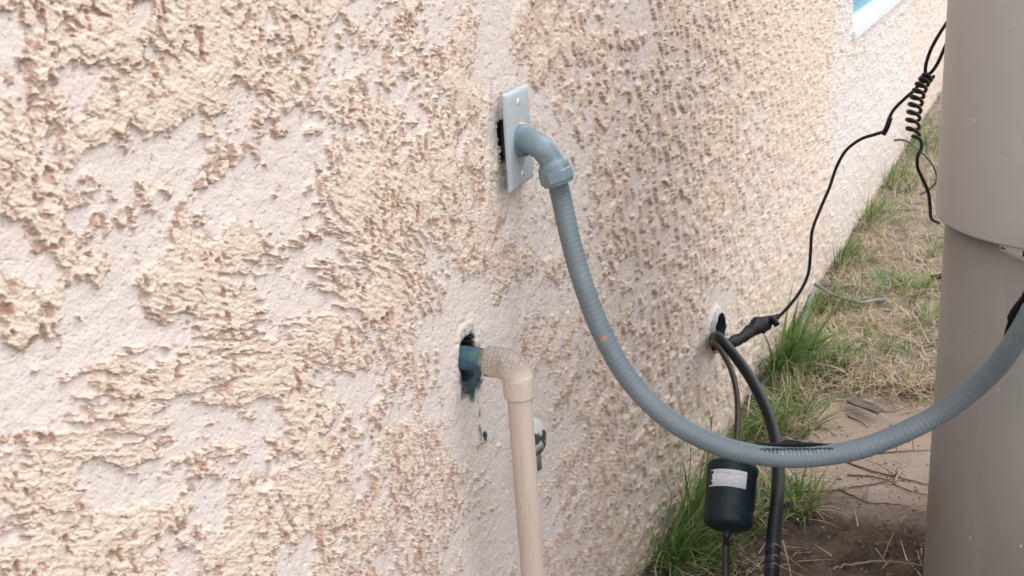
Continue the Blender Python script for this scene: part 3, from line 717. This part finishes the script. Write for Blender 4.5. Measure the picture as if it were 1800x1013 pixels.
# tight coil
def coil_path():
    ax_ = [(1633, 132), (1621, 148), (1613, 168), (1608, 190), (1605, 212), (1605, 236)]
    wd = [8, 9.5, 10.5, 11, 11, 11]; n = 340; t = np.linspace(0, 1, n); ax2 = np.array([[np.interp(a, np.linspace(0, 1, 6), [p[0] for p in ax_]), np.interp(a, np.linspace(0, 1, 6), [p[1] for p in ax_])] for a in t])
    w = np.interp(t, np.linspace(0, 1, 6), wd); turns = 9.0; ph = 2 * np.pi * turns * (t ** .85); P = []
    for a, (x, y), ww, p in zip(t, ax2, w, ph):
        P.append(pz(x + ww * math.cos(p) , y + 4.5 * math.sin(p) + 2.5 * math.cos(p), 2.03 + .013 * math.sin(p)))
    return np.array(P)
tube('coil', coil_path(), .0031, cab, cc_, 10)
for pts_ in ([(1667, 36, 1.98), (1650, 62, 1.99), (1636, 88, 2.0), (1628, 112, 2.02), (1627, 128, 2.03), (1634, 134, 2.03)], [(1672, 60, 1.98), (1660, 85, 1.99), (1650, 108, 2.0), (1640, 124, 2.02), (1630, 132, 2.03), (1618, 136, 2.03)],
             [(1604, 240, 2.03), (1612, 242, 2.02), (1619, 248, 2.02), (1619, 262, 2.02), (1613, 276, 2.02), (1613, 295, 2.03), (1622, 315, 2.05), (1632, 340, 2.07), (1635, 365, 2.10), (1637, 384, 2.13), (1650, 392, 2.16)]):
    P_, _ = resample(catmull(np.array([pz(*p) for p in pts_]), 8), .003); tube('cable_run', P_, .0031, cab, cc_, 10)
gw = simple('thin_grey_wire', (.22, .24, .24), .5)
wire = thing('thin_wire', 'thin grey wire curling round behind the coiled black cable', 'wire', tuple(pz(1612, 262, 2.03)))
for pts_ in ([(1572, 247, 2.06), (1585, 246, 2.05), (1600, 252, 2.04), (1611, 260, 2.035), (1622, 270, 2.03), (1634, 282, 2.03), (1643, 298, 2.04), (1647, 312, 2.05), (1642, 325, 2.06), (1630, 335, 2.08), (1618, 342, 2.1)],):
    P_, _ = resample(catmull(np.array([pz(*p) for p in pts_]), 8), .003); tube('wire_strand', P_, .0021, gw, wire, 8)

# ================================================================== CABINET
def cabm(name, c1, c2):
    m, nt, b = new_mat(name)
    c = mix(nt, ramp(nt, noise(nt, 4, 4), .3, .7), c1, c2)
    c = mix(nt, ramp(nt, noise(nt, 130, 3), .72, .75), c, tuple(x * .6 for x in c1))
    c = mix(nt, ramp(nt, noise(nt, 95, 2, .5), .76, .78), c, (.62, .60, .56))
    dm_ = node(nt, 'ShaderNodeMath', operation='MULTIPLY'); nt.links.new(ramp(nt, noise(nt, 22, 5, .65, (1, 1, .10)), .50, .75), dm_.inputs[0]); dm_.inputs[1].default_value = .22
    c = mix(nt, dm_.outputs[0], c, (.44, .37, .30)); nt.links.new(c, b.inputs['Base Color'])
    b.inputs['Roughness'].default_value = .42; bump(nt, b, noise(nt, 350, 3), .0003); return m
up_m = cabm('beige_grey_paint_cover', (.425, .420, .414), (.40, .394, .388)); lo_m = cabm('taupe_paint_body', (.245, .235, .222), (.222, .210, .197))
def rrect(x0, y0, x1, y1, r, n=28):
    P = []
    for cx_, cy_, a in ((x0 + r, y0 + r, math.pi), (x1 - r, y0 + r, 1.5 * math.pi), (x1 - r, y1 - r, 0), (x0 + r, y1 - r, .5 * math.pi)):
        for t in np.linspace(0, math.pi / 2, n): P.append((cx_ + r * math.cos(a + t), cy_ + r * math.sin(a + t)))
    return P
CX, CY, CR = .437, 1.286, .158
def shell(levels):
    V = []; Fc = []; n = None
    for off, z in levels:
        ring = rrect(CX + off, CY + off, CX + .78 - off, CY + .78 - off, CR - min(off, .1)); n = len(ring); V += [(x, y, z) for x, y in ring]
    for i in range(len(levels) - 1):
        for j in range(n):
            k = (j + 1) % n; Fc.append((i * n + j, i * n + k, (i + 1) * n + k, (i + 1) * n + j))
    Fc.append(tuple(range((len(levels) - 1) * n, len(levels) * n))); return np.array(V), Fc
cabn = thing('equipment_cabinet', 'large beige round-cornered equipment cabinet at the right with an overhanging upper cover', 'cabinet', (CX + .39, CY + .39, 0))
RIM = .686
V, Fc = shell([(.013, RIM + .02), (.013, RIM + .001), (.0035, RIM), (.0008, RIM + .0012), (0, RIM + .004), (0, 1.02), (0, 1.30), (.003, 1.312), (.012, 1.318), (.1, 1.322)]); np_mesh('upper_cover', V, Fc, up_m, cabn)
V, Fc = shell([(.012, -.03), (.012, .3), (.012, RIM + .03)]); lb = np_mesh('lower_body', V, Fc, lo_m, cabn)
lb2 = simple('sticker_film', (.55, .55, .55), .45, var=.06); blue = simple('sticker_blue', (.035, .045, .11), .5)
# sticker under the rim, on the rounded corner, stuck on slightly askew
def on_body(a, z, off=.0):  # a: arc length from the corner's middle-left, angle form
    r = CR - .012 + off; return (CX + CR + r * math.cos(a), CY + CR + r * math.sin(a), z)
def proj(p):
    v = R.T @ (np.array(p) - CAM); return 900 + F * v[0] / v[2], 506.5 + F * v[1] / v[2]
def find_a(px):
    aa = np.linspace(math.pi, 1.5 * math.pi, 400); return aa[int(np.argmin([abs(proj(on_body(a, RIM - .01))[0] - px) for a in aa]))]
aL = find_a(1757); aR = aL + .75
print('sticker', aL, aR)
def sticker(a0, a1, top, bot, off, n=14):
    V = []; Fc = []
    for i in range(n + 1):
        a = a0 + (a1 - a0) * i / n
        for o2 in (off, off + .0005):
            V.append(on_body(a, bot(a), o2)); V.append(on_body(a, top(a), o2))
    for i in range(n):
        k = 4 * i; Fc += [(k + 2, k + 6, k + 7, k + 3), (k, k + 4, k + 6, k + 2), (k + 1, k + 3, k + 7, k + 5)]
    Fc += [(0, 2, 3, 1), (4 * n, 4 * n + 1, 4 * n + 3, 4 * n + 2)]; return np.array(V), Fc
bot = lambda a: RIM - .0085 - (a - aL) * .040
child('sticker', *sticker(aL, aR, lambda a: RIM + .004, bot, .0004), lb2, lb, True)
child('sticker_block', *sticker(aL + .235, aR - .05, lambda a: RIM + .003, lambda a: bot(a) + .006, .0010), blue, lb, True)
child('sticker_mark', *join_vf([sticker(aL + .015, aL + .030, lambda a: RIM - .0045, lambda a: RIM - .0068, .0010, 2), sticker(aL + .038, aL + .048, lambda a: RIM - .0050, lambda a: RIM - .0070, .0010, 2), sticker(aL + .185, aL + .215, lambda a: RIM - .004, lambda a: RIM - .010, .0010, 3)]), core_d, lb, True)

# ================================================================== GROUND
def nonuni(a, b, step, out, n):
    return np.r_[a - np.geomspace(step, out, n)[::-1], np.arange(a, b, step), b + np.geomspace(step, out, n)]
gxs = np.r_[-60, -20, -5, -1, -.3, np.arange(-.04, .62, .0045), .62 + np.geomspace(.006, 70, 60)]
gys = np.r_[-60, -20, -6, -2, -.5, 0, .6, np.arange(1.3, 3.2, .0055), 3.2 + np.geomspace(.007, 80, 170)]
GX, GY = np.meshgrid(gxs, gys)
g1 = on_ground(1430, 700); g2 = on_ground(1640, 722)
def ground_h(x, y):
    x = np.asarray(x, float); y = np.asarray(y, float)
    near = (np.abs(x) < 3) & (np.abs(y) < 9)
    edge_y = 2.335 + .05 * perlin(x * 9, x * 0 + .5, 70) + .02 * perlin(x * 30, x * 0 + .5, 71) - .18 * sstep(.20, .0, x)
    grass = sstep(0, .05, y - edge_y)
    rough = 1 - sstep(1.80, 1.97, y + .25 * (x - .3) + .06 * perlin(x * 12, y * 12, 72))
    strip = sstep(.17, .06, x - .02 * perlin(x * 0 + .3, y * 12, 73))
    rough = np.maximum(rough, strip * .8)
    h = .012 * grass + .004 * fbm(x * 9, y * 9, 3, 74)
    h = h + rough * (.016 * fbm(x * 28, y * 28, 5, 75, .65) + .006 * sstep(.1, .4, perlin(x * 120, y * 120, 76))) + grass * .012 * fbm(x * 22, y * 22, 4, 77) + .0012 * fbm(x * 90, y * 90, 3, 78)
    h = np.where(near, h, 0.0)
    return h, grass, rough
gh, gg, gr = ground_h(GX.ravel(), GY.ravel())
Vg = np.stack([GX.ravel(), GY.ravel(), gh], 1); nx = len(gxs); nyg = len(gys)
ii = (np.arange(nyg - 1)[:, None] * nx + np.arange(nx - 1)[None]); Qg = np.stack([ii, ii + 1, ii + nx + 1, ii + nx], -1).reshape(-1, 4)
_x, _y = GX.ravel(), GY.ravel()
turf_shade = gg * (1 - sstep(.05, .16, _y - (2.335 - .18 * sstep(.20, .0, _x)) + .05 * perlin(_x * 14, _y * 14, 95))) * .8  # shade below the turf edge, painted into the soil colour
turf_shade = np.maximum(turf_shade, (1 - sstep(.6, 1.05, np.hypot((_x - .125) / .07, (_y - 2.42) / .13) + .3 * perlin(_x * 30, _y * 30, 96))) * .95)  # shaded hollow near the wall, painted dark the same way
gm_, nt, b = new_mat('packed_soil')
pk = mix(nt, ramp(nt, noise(nt, 5, 6, .6), .35, .68), (.365, .295, .250), (.275, .220, .185))
pk = mix(nt, ramp(nt, noise(nt, 14, 6, .65), .56, .72), pk, (.36, .30, .26))
dk = mix(nt, ramp(nt, noise(nt, 16, 6, .65), .35, .66), (.060, .045, .038), (.175, .125, .095))
gs = mix(nt, ramp(nt, noise(nt, 18, 5, .6), .35, .7), (.13, .11, .09), (.32, .27, .21))
c = mix(nt, attr(nt, 'rough'), pk, dk); c = mix(nt, attr(nt, 'grass'), c, gs); c = mix(nt, attr(nt, 'turf_shade'), c, (.060, .048, .040)); nt.links.new(c, b.inputs['Base Color']); b.inputs['Roughness'].default_value = .9; b.inputs['Specular IOR Level'].default_value = .25
bn = node(nt, 'ShaderNodeMath', operation='MULTIPLY_ADD'); nt.links.new(noise(nt, 300, 4, .7), bn.inputs[0]); bn.inputs[1].default_value = .5; nt.links.new(noise(nt, 70, 5, .7), bn.inputs[2]); bump(nt, b, bn.outputs[0], .004)
go = np_mesh('ground', Vg, Qg, gm_, None, True, dict(grass=gg, rough=gr, turf_shade=turf_shade)); tag(go, kind='structure', label='packed brown soil turning to dry lawn along the wall', cat='ground')

# ---- blades
def blades(roots, length, width, lean, bend, az, segs=4):
    """tapered bent strips; arrays per blade. returns V, Q"""
    n = len(roots); t = np.linspace(0, 1, segs + 1)
    d = np.stack([np.cos(az), np.sin(az)], 1); s = np.stack([-np.sin(az), np.cos(az)], 1)
    ang = lean[:, None] + bend[:, None] * t[None]           # angle from vertical
    st = length[:, None] / segs
    hx = np.cumsum(np.c_[np.zeros(n), np.sin(ang[:, 1:]) * st], 1); hz = np.cumsum(np.c_[np.zeros(n), np.cos(ang[:, 1:]) * st], 1)
    C = np.empty((n, segs + 1, 3)); C[..., :2] = roots[:, None, :2] + d[:, None] * hx[..., None]; C[..., 2] = roots[:, None, 2] + hz
    w = width[:, None] * np.minimum(1, (1 - t[None] ** 1.6) + .06) / 2
    Lf = C.copy(); Rt = C.copy(); Lf[..., :2] -= s[:, None] * w[..., None]; Rt[..., :2] += s[:, None] * w[..., None]
    Lf[..., 2] += w * .35; Rt[..., 2] += w * .35
    V = np.stack([Lf, C, Rt], 2).reshape(n, -1, 3)     # (n, (segs+1)*3, 3)
    k = 3 * (segs + 1); q = []
    for i in range(segs):
        a = 3 * i; q += [(a, a + 1, a + 4, a + 3), (a + 1, a + 2, a + 5, a + 4)]
    q = np.array(q); Q = (np.arange(n)[:, None, None] * k + q[None]).reshape(-1, 4)
    return V.reshape(-1, 3), Q, k
def grass_mat(name, tip=None):
    m, nt, b = new_mat(name); c1 = attr(nt, 'tint')
    cr = nt.nodes.new('ShaderNodeValToRGB'); nt.links.new(c1, cr.inputs['Fac']); e = cr.color_ramp.elements
    cols = [(0, (.040, .110, .025, 1)), (.35, (.13, .26, .065, 1)), (.6, (.230, .330, .100, 1)), (.74, (.38, .33, .17, 1)), (.86, (.58, .44, .29, 1)), (1, (.76, .68, .56, 1))]
    while len(e) < len(cols): e.new(.5)
    for i, (p, c) in enumerate(cols): e[i].position = p; e[i].color = c
    nt.links.new(cr.outputs['Color'], b.inputs['Base Color']); b.inputs['Roughness'].default_value = .55; b.inputs['Specular IOR Level'].default_value = .3
    tr = nt.nodes.new('ShaderNodeBsdfTranslucent'); nt.links.new(cr.outputs['Color'], tr.inputs['Color']); ms = nt.nodes.new('ShaderNodeMixShader'); ms.inputs['Fac'].default_value = .3
    out = nt.nodes['Material Output']; nt.links.new(b.outputs[0], ms.inputs[1]); nt.links.new(tr.outputs[0], ms.inputs[2]); nt.links.new(ms.outputs[0], out.inputs['Surface']); return m
gmat = grass_mat('grass_blades')
def make_blades(name, roots, length, width, lean, bend, az, tint, parent=None, segs=4):
    V, Q, k = blades(roots, length, width, lean, bend, az, segs)
    return np_mesh(name, V, Q, gmat, parent, True, dict(tint=np.repeat(tint, k)))
def gz(x, y): return ground_h(x, y)[0]
r = np.random.default_rng(21)
# dry lawn: straw mat (stuff)
n = 44000
y = 2.30 + 5.5 * r.random(n) ** 1.7; x = .02 + .85 * r.random(n)
den = fbm(x * 7, y * 5, 3, 80); keep = (den + .30 > r.random(n) * .85 - .05) & (ground_h(x, y)[1] > .4)
x, y = x[keep], y[keep]; n = len(x)
gz0 = gz(x, y)
greenish = sstep(.20, .42, fbm(x * 5, y * 4, 3, 81)); isg = r.random(n) < greenish * .75 + .03
L_ = np.where(isg, r.uniform(.03, .07, n), r.uniform(.02, .065, n))
make_blades('dry_grass', np.stack([x, y, gz0 - .003], 1), L_, r.uniform(.0014, .003, n), np.where(isg, r.uniform(.1, .8, n), r.uniform(.3, 1.45, n)), r.uniform(-.3, 1.0, n), r.random(n) * 6.28,
            np.where(isg, r.uniform(.1, .6, n), r.uniform(.77, 1.0, n)), segs=3)
tag(bpy.data.objects['dry_grass'], 'matted straw-coloured dry lawn with faint green patches beyond the bare soil', 'grass', kind='stuff')
# loose straw lying flat
n = 9000; y = 1.55 + 3.5 * r.random(n) ** 1.3; x = .01 + .75 * r.random(n); e = ground_h(x, y); keep = ((e[1] > .3) | (r.random(n) < .07) | ((x < .19) & (r.random(n) < .75)))
x, y = x[keep], y[keep]; n = len(x)
make_blades('loose_straw', np.stack([x, y, gz(x, y) + .002], 1), r.uniform(.015, .07, n), r.uniform(.0012, .0028, n), r.uniform(1.42, 1.6, n), r.uniform(-.15, .12, n), r.random(n) * 6.28, r.uniform(.76, 1, n), segs=3)
tag(bpy.data.objects['loose_straw'], 'scattered bits of dry straw lying on the soil by the wall', 'straw', kind='stuff')
# longer straw hanging over the edge of the turf
n = 900; x = r.uniform(.05, .85, n); y = 2.335 - .18 * sstep(.20, .0, x) + r.normal(.03, .035, n); 
make_blades('edge_straw', np.stack([x, y, gz(x, y)], 1), r.uniform(.03, .08, n), r.uniform(.0014, .0028, n), r.uniform(.2, 1.2, n), r.uniform(.2, 1.2, n), r.normal(-1.57, 1.1, n), np.where(r.random(n) < .12, .45, r.uniform(.8, 1, n)), segs=4)
tag(bpy.data.objects['edge_straw'], 'longer straw blades hanging over the edge of the dry lawn', 'straw', kind='stuff')
# green tufts along the foot of the wall: each one a thing
def tuft(px, py, label, nb, Lm, rad, greenf=.9, wd=.0036, out=.45, base=None, cat='grass tuft', group='green grass tufts along the foot of the wall', lift=0):
    nb = int(nb * .85)
    c = on_ground(px, py) if base is None else np.array(base, float)
    c[0] = max(c[0], .012); a = r.random(nb) * 6.28; q = rad * np.sqrt(r.random(nb)); x = np.maximum(c[0] + q * np.cos(a), .012 + .01 * r.random(nb)); y = c[1] + q * np.sin(a) * 1.3
    az = a + r.normal(0, .7, nb); near_wall = x < .05; az = np.where(near_wall & (np.cos(az) < -.2), math.pi - az, az)
    root = np.stack([x, y, gz(x, y) - .004], 1); lean = np.abs(r.normal(.18, .2, nb)) + out * q / rad; g = r.random(nb) < greenf
    t = thing('grass_tuft', label, cat, (c[0], c[1], 0), group)
    make_blades('blades', root, Lm * r.uniform(.40, 1.30, nb), wd * r.uniform(.6, 1.25, nb), lean, r.uniform(.1, 1.5, nb), az, np.where(g, np.clip(r.normal(.38, .2, nb), 0, .68), r.uniform(.75, .95, nb)), t, 6)
    return t
tuft(1378, 650, 'tall bright green grass tuft under the taped cable splice', 260, .155, .060, .93, .0040)
tuft(1345, 640, 'dense green tuft against the wall just behind the splice end', 130, .17, .035, .93, .0040)
tuft(1425, 640, 'mid green tuft right of the tall one beside dry straw', 170, .085, .07, .85)
tuft(1385, 745, 'low green tuft beside the thick black pipe, above the grey conduit', 200, .085, .06, .8)
tuft(1330, 760, 'small bright green tuft between the copper line and the thick black pipe', 150, .085, .05, .85)
tuft(1250, 800, 'green tuft at the wall behind the top of the black canister', 130, .10, .035, .9)
tuft(1400, 885, 'ragged green tuft right of the thick black pipe, below the conduit', 190, .075, .045, .82)
tuft(1330, 880, 'straw-filled tuft between the black canister and the thick pipe', 170, .06, .055, .35)
tuft(1225, 900, 'dark green tuft left of the black canister against the wall', 150, .14, .035, .93)
tuft(1185, 975, 'big spiky green tuft at the wall foot near the bottom edge', 170, .165, .042, .95, .0038)
tuft(1215, 1000, 'lower sprawling green tuft in front of the spiky one', 110, .10, .045, .93, .0034)
tuft(1300, 935, 'short sparse green tuft under the black canister', 80, .06, .04, .75)
tuft(1452, 545, 'green tuft at the wall where the grey ground cable starts', 120, .09, .045, .9)
tuft(1480, 470, 'bluish green tuft along the wall beyond the ground cable', 110, .10, .06, .85)
tuft(1525, 395, 'green tuft hugging the wall beneath the window', 130, .11, .08, .85)
tuft(1565, 330, 'farther green tuft hugging the wall, left of the hanging cable', 120, .12, .09, .85)
tuft(1625, 265, 'farthest green tuft behind the hanging black cable', 150, .16, .12, .85)
tuft(1565, 520, 'rounded green patch in the middle of the dry lawn', 170, .055, .09, .85, group='green patches in the dry lawn')
tuft(1608, 515, 'small green patch just right of the rounded one in the dry lawn', 110, .055, .06, .8, group='green patches in the dry lawn')
tuft(1640, 575, 'green patch in the dry lawn touching the cabinet edge', 100, .055, .05, .8, group='green patches in the dry lawn')
tuft(1490, 640, 'thin green sprout in the dry lawn above the soil edge', 45, .06, .03, .9, group='green patches in the dry lawn')
# tall seeding stalks by the wall
def stalk(pts, label, Zx):
    P = np.array([on_x(a, b_, x_) for a, b_, x_ in pts]); c = P[0]; t = thing('grass_stalk', label, 'grass stalk', tuple(c), 'tall thin grass stalks by the wall')
    Pc, _ = resample(catmull(P, 8), .004); V, Fc = tube_vf(Pc, np.linspace(.0013, .0005, len(Pc)), 6); sm = np_mesh('stem', V, Fc, gmat, t, True, dict(tint=np.full(len(V), .3)))
    k = np.linspace(len(Pc) * .15, len(Pc) * .9, 7).astype(int); root = Pc[k]; nb = len(k)
    make_blades('leaves', root, r.uniform(.025, .05, nb), np.full(nb, .0025), r.uniform(.3, .8, nb), r.uniform(.2, .8, nb), r.uniform(-1.8, 1.8, nb), r.uniform(.2, .45, nb), t, 4)
stalk([(1180, 990, .02), (1200, 900, .022), (1212, 830, .026), (1214, 785, .03)], 'tallest thin green stalk crossing the grey conduit from below', 0)
stalk([(1155, 1000, .02), (1168, 930, .024), (1180, 880, .03), (1172, 850, .034)], 'shorter green stalk left of the tallest one', 0)
stalk([(1235, 870, .02), (1245, 800, .02), (1250, 755, .022), (1245, 720, .03)], 'thin green stalk rising behind the conduit beside the copper line', 0)

# ================================================================== THINGS ON THE GROUND
wood = simple('weathered_wood', (.20, .17, .14), .85, var=.45, scale=60, stretch=(1, 1, 1), bd=.0008, bs=200)
twg = simple('twig_bark', (.17, .115, .080), .85, var=.5, scale=40); strw = simple('pale_stem', (.42, .33, .23), .8, var=.3, scale=40)
a = on_ground(1494, 708, .012); c = on_ground(1547, 732, .012)
st_ = thing('broken_slat', 'grey weathered piece of wood lying at the edge of the dry lawn', 'piece of wood', tuple((a + c) / 2))
dv = Vector(c - a); Ls = dv.length; bm = box_bm((-Ls / 2, -.011, -.003), (Ls / 2, .011, .003)); bmesh.ops.subdivide_edges(bm, edges=bm.edges[:], cuts=4, use_grid_fill=True)
for v in bm.verts: v.co.z += .0012 * math.sin(v.co.x * 60) + random.uniform(-.0006, .0006); v.co.y *= 1 - .3 * (v.co.x / Ls + .5) + random.uniform(-.05, .05)
ang_ = math.atan2(dv.y, dv.x)
bm_obj('slat', bm, wood, st_, Matrix.Translation(Vector((a + c) / 2 + np.array([0, 0, .010]))) @ Matrix.Rotation(ang_, 4, 'Z') @ Matrix.Rotation(.35, 4, 'X'))
def twig(pts, rad, label, mat=twg, branches=0, grp='twigs on the bare soil'):
    P = []
    for px_, py_ in pts:
        g = on_ground(px_, py_, .004); hh = float(gz(np.array([g[0]]), np.array([g[1]]))[0]); g[2] = hh + rad + .001; P.append(g)
    P = np.array(P); Pc, _ = resample(catmull(P, 6), .006)
    Pc[:, 2] = np.maximum(Pc[:, 2], gz(Pc[:, 0], Pc[:, 1]) + rad * .8); Pc += r.normal(0, rad * .25, Pc.shape)
    ps = [tube_vf(Pc, np.linspace(rad, rad * .5, len(Pc)), 7)]
    for q in range(branches):
        k = int(len(Pc) * (.25 + .6 * r.random())); d = np.array([r.normal(), r.normal(), .15]); d /= np.linalg.norm(d)
        L3 = r.uniform(.03, .07); B3 = np.array([Pc[k] + d * L3 * s + np.array([0, 0, .006 * math.sin(s * 3)]) for s in np.linspace(0, 1, 7)]); ps.append(tube_vf(B3, np.linspace(rad * .6, rad * .3, 7), 6))
    V, Fc = join_vf(ps); o = np_mesh('twig', V - P.mean(0), Fc, mat, None, True); o.location = Vector(P.mean(0)); tag(o, label, 'twig', grp)
twig([(1395, 860), (1450, 862), (1500, 856), (1555, 846), (1580, 828)], .0016, 'long straight dark twig running right from the ragged tuft', branches=2)
twig([(1490, 812), (1530, 826), (1580, 838), (1635, 850)], .0018, 'brown twig slanting down to the cabinet just below the conduit', branches=3)
twig([(1572, 850), (1580, 832), (1590, 815)], .0022, 'short pale forked twig standing out beneath the conduit', strw, 1)
twig([(1540, 795), (1590, 792), (1637, 790)], .0014, 'thin dark twig tucked right under the conduit near the cabinet', branches=2)
twig([(1475, 860), (1520, 880), (1560, 885), (1600, 890)], .0014, 'crooked dark twig below the long straight one', branches=3)
twig([(1490, 835), (1545, 840), (1600, 862), (1640, 870)], .0015, 'dark twig with side shoots reaching the cabinet edge', branches=3)
twig([(1465, 1000), (1520, 990), (1580, 990), (1625, 998)], .0022, 'pale long stem lying near the bottom edge beside the cabinet', strw, 1)
twig([(1490, 730), (1512, 740), (1526, 750)], .0016, 'short dark twig below the grey piece of wood')
twig([(1420, 755), (1450, 752), (1470, 765)], .0014, 'curved brown twig by the right end of the low green tuft', branches=1)
twig([(1376, 955), (1385, 985), (1392, 1015)], .0022, 'dry stem standing beside the bottom of the thick black pipe', strw)
twig([(1440, 706), (1490, 702), (1520, 712)], .0018, 'dry stem along the upper soil edge left of the grey wood', strw)
twig([(1405, 752), (1425, 742), (1445, 738)], .0016, 'bent pale stem lying beside the low green tuft', strw, 1)
twig([(1545, 720), (1570, 722), (1600, 708)], .0015, 'thin stem to the right of the grey piece of wood', strw, 1)
# small clods and pebbles: uncountable
n = 2600; x = r.uniform(.06, .75, n); y = 1.5 + .75 * r.random(n) ** 1.5; ps = []
base_v = np.array([(1, 0, 0), (-1, 0, 0), (0, 1, 0), (0, -1, 0), (0, 0, 1), (0, 0, -1), (.6, .6, .5), (-.6, -.6, .5)]); Fo = [(0, 6, 4), (6, 2, 4), (2, 1, 4), (1, 7, 4), (7, 3, 4), (3, 0, 4), (0, 2, 6), (0, 5, 2), (2, 5, 1), (1, 5, 3), (3, 5, 0), (1, 3, 7)]
hz_ = gz(x, y); V = []; Fc = []
for i in range(n):
    s = .0008 + .0030 * r.random() ** 4; o = len(V); vv = base_v * s * r.uniform(.6, 1.3, base_v.shape) + np.array([x[i], y[i], hz_[i] + s * .3]); V += list(vv); Fc += [tuple(o + k for k in f) for f in Fo]
clod = simple('soil_clods', (.24, .18, .145), .9, var=.5, scale=30, col2=(.34, .28, .23)); o = np_mesh('soil_clods', np.array(V), Fc, clod, None, True); tag(o, 'small crumbs of soil and grit on the bare ground', 'soil crumbs', kind='stuff')

gc = simple('faded_grey_cable', (.22, .23, .23), .6)
def ground_line(name, pts, rad, label, cat, mat, lift=.0):
    P = np.array([on_ground(a, b_, h_) for a, b_, h_ in pts]); o_ = thing(name, label, cat, tuple(P[0])); Pc, _ = resample(catmull(P, 8), .006); tube('line', Pc, rad, mat, o_, 10); return o_
ground_line('ground_cable', [(1432, 500, .05), (1447, 508, .045), (1465, 519, .035), (1490, 527, .03), (1515, 532, .028), (1540, 528, .024), (1556, 527, .015)], .0042, 'faded grey cable lying on the dry lawn from the wall', 'cable', gc)
P = [(1436, 497, .02), (1425, 525, .02), (1415, 560, .018), (1400, 590, .016), (1372, 640, .015), (1330, 690, .012)]
o_ = ground_line('wall_foot_cable', P, .0075, 'thicker grey cable running along the foot of the wall behind the tufts', 'cable', gc)
ground_line('black_hose_end', [(1637, 489, .02), (1655, 486, .02), (1680, 482, .02)], .008, 'stub of black hose on the lawn poking out behind the cabinet', 'hose', blackm)
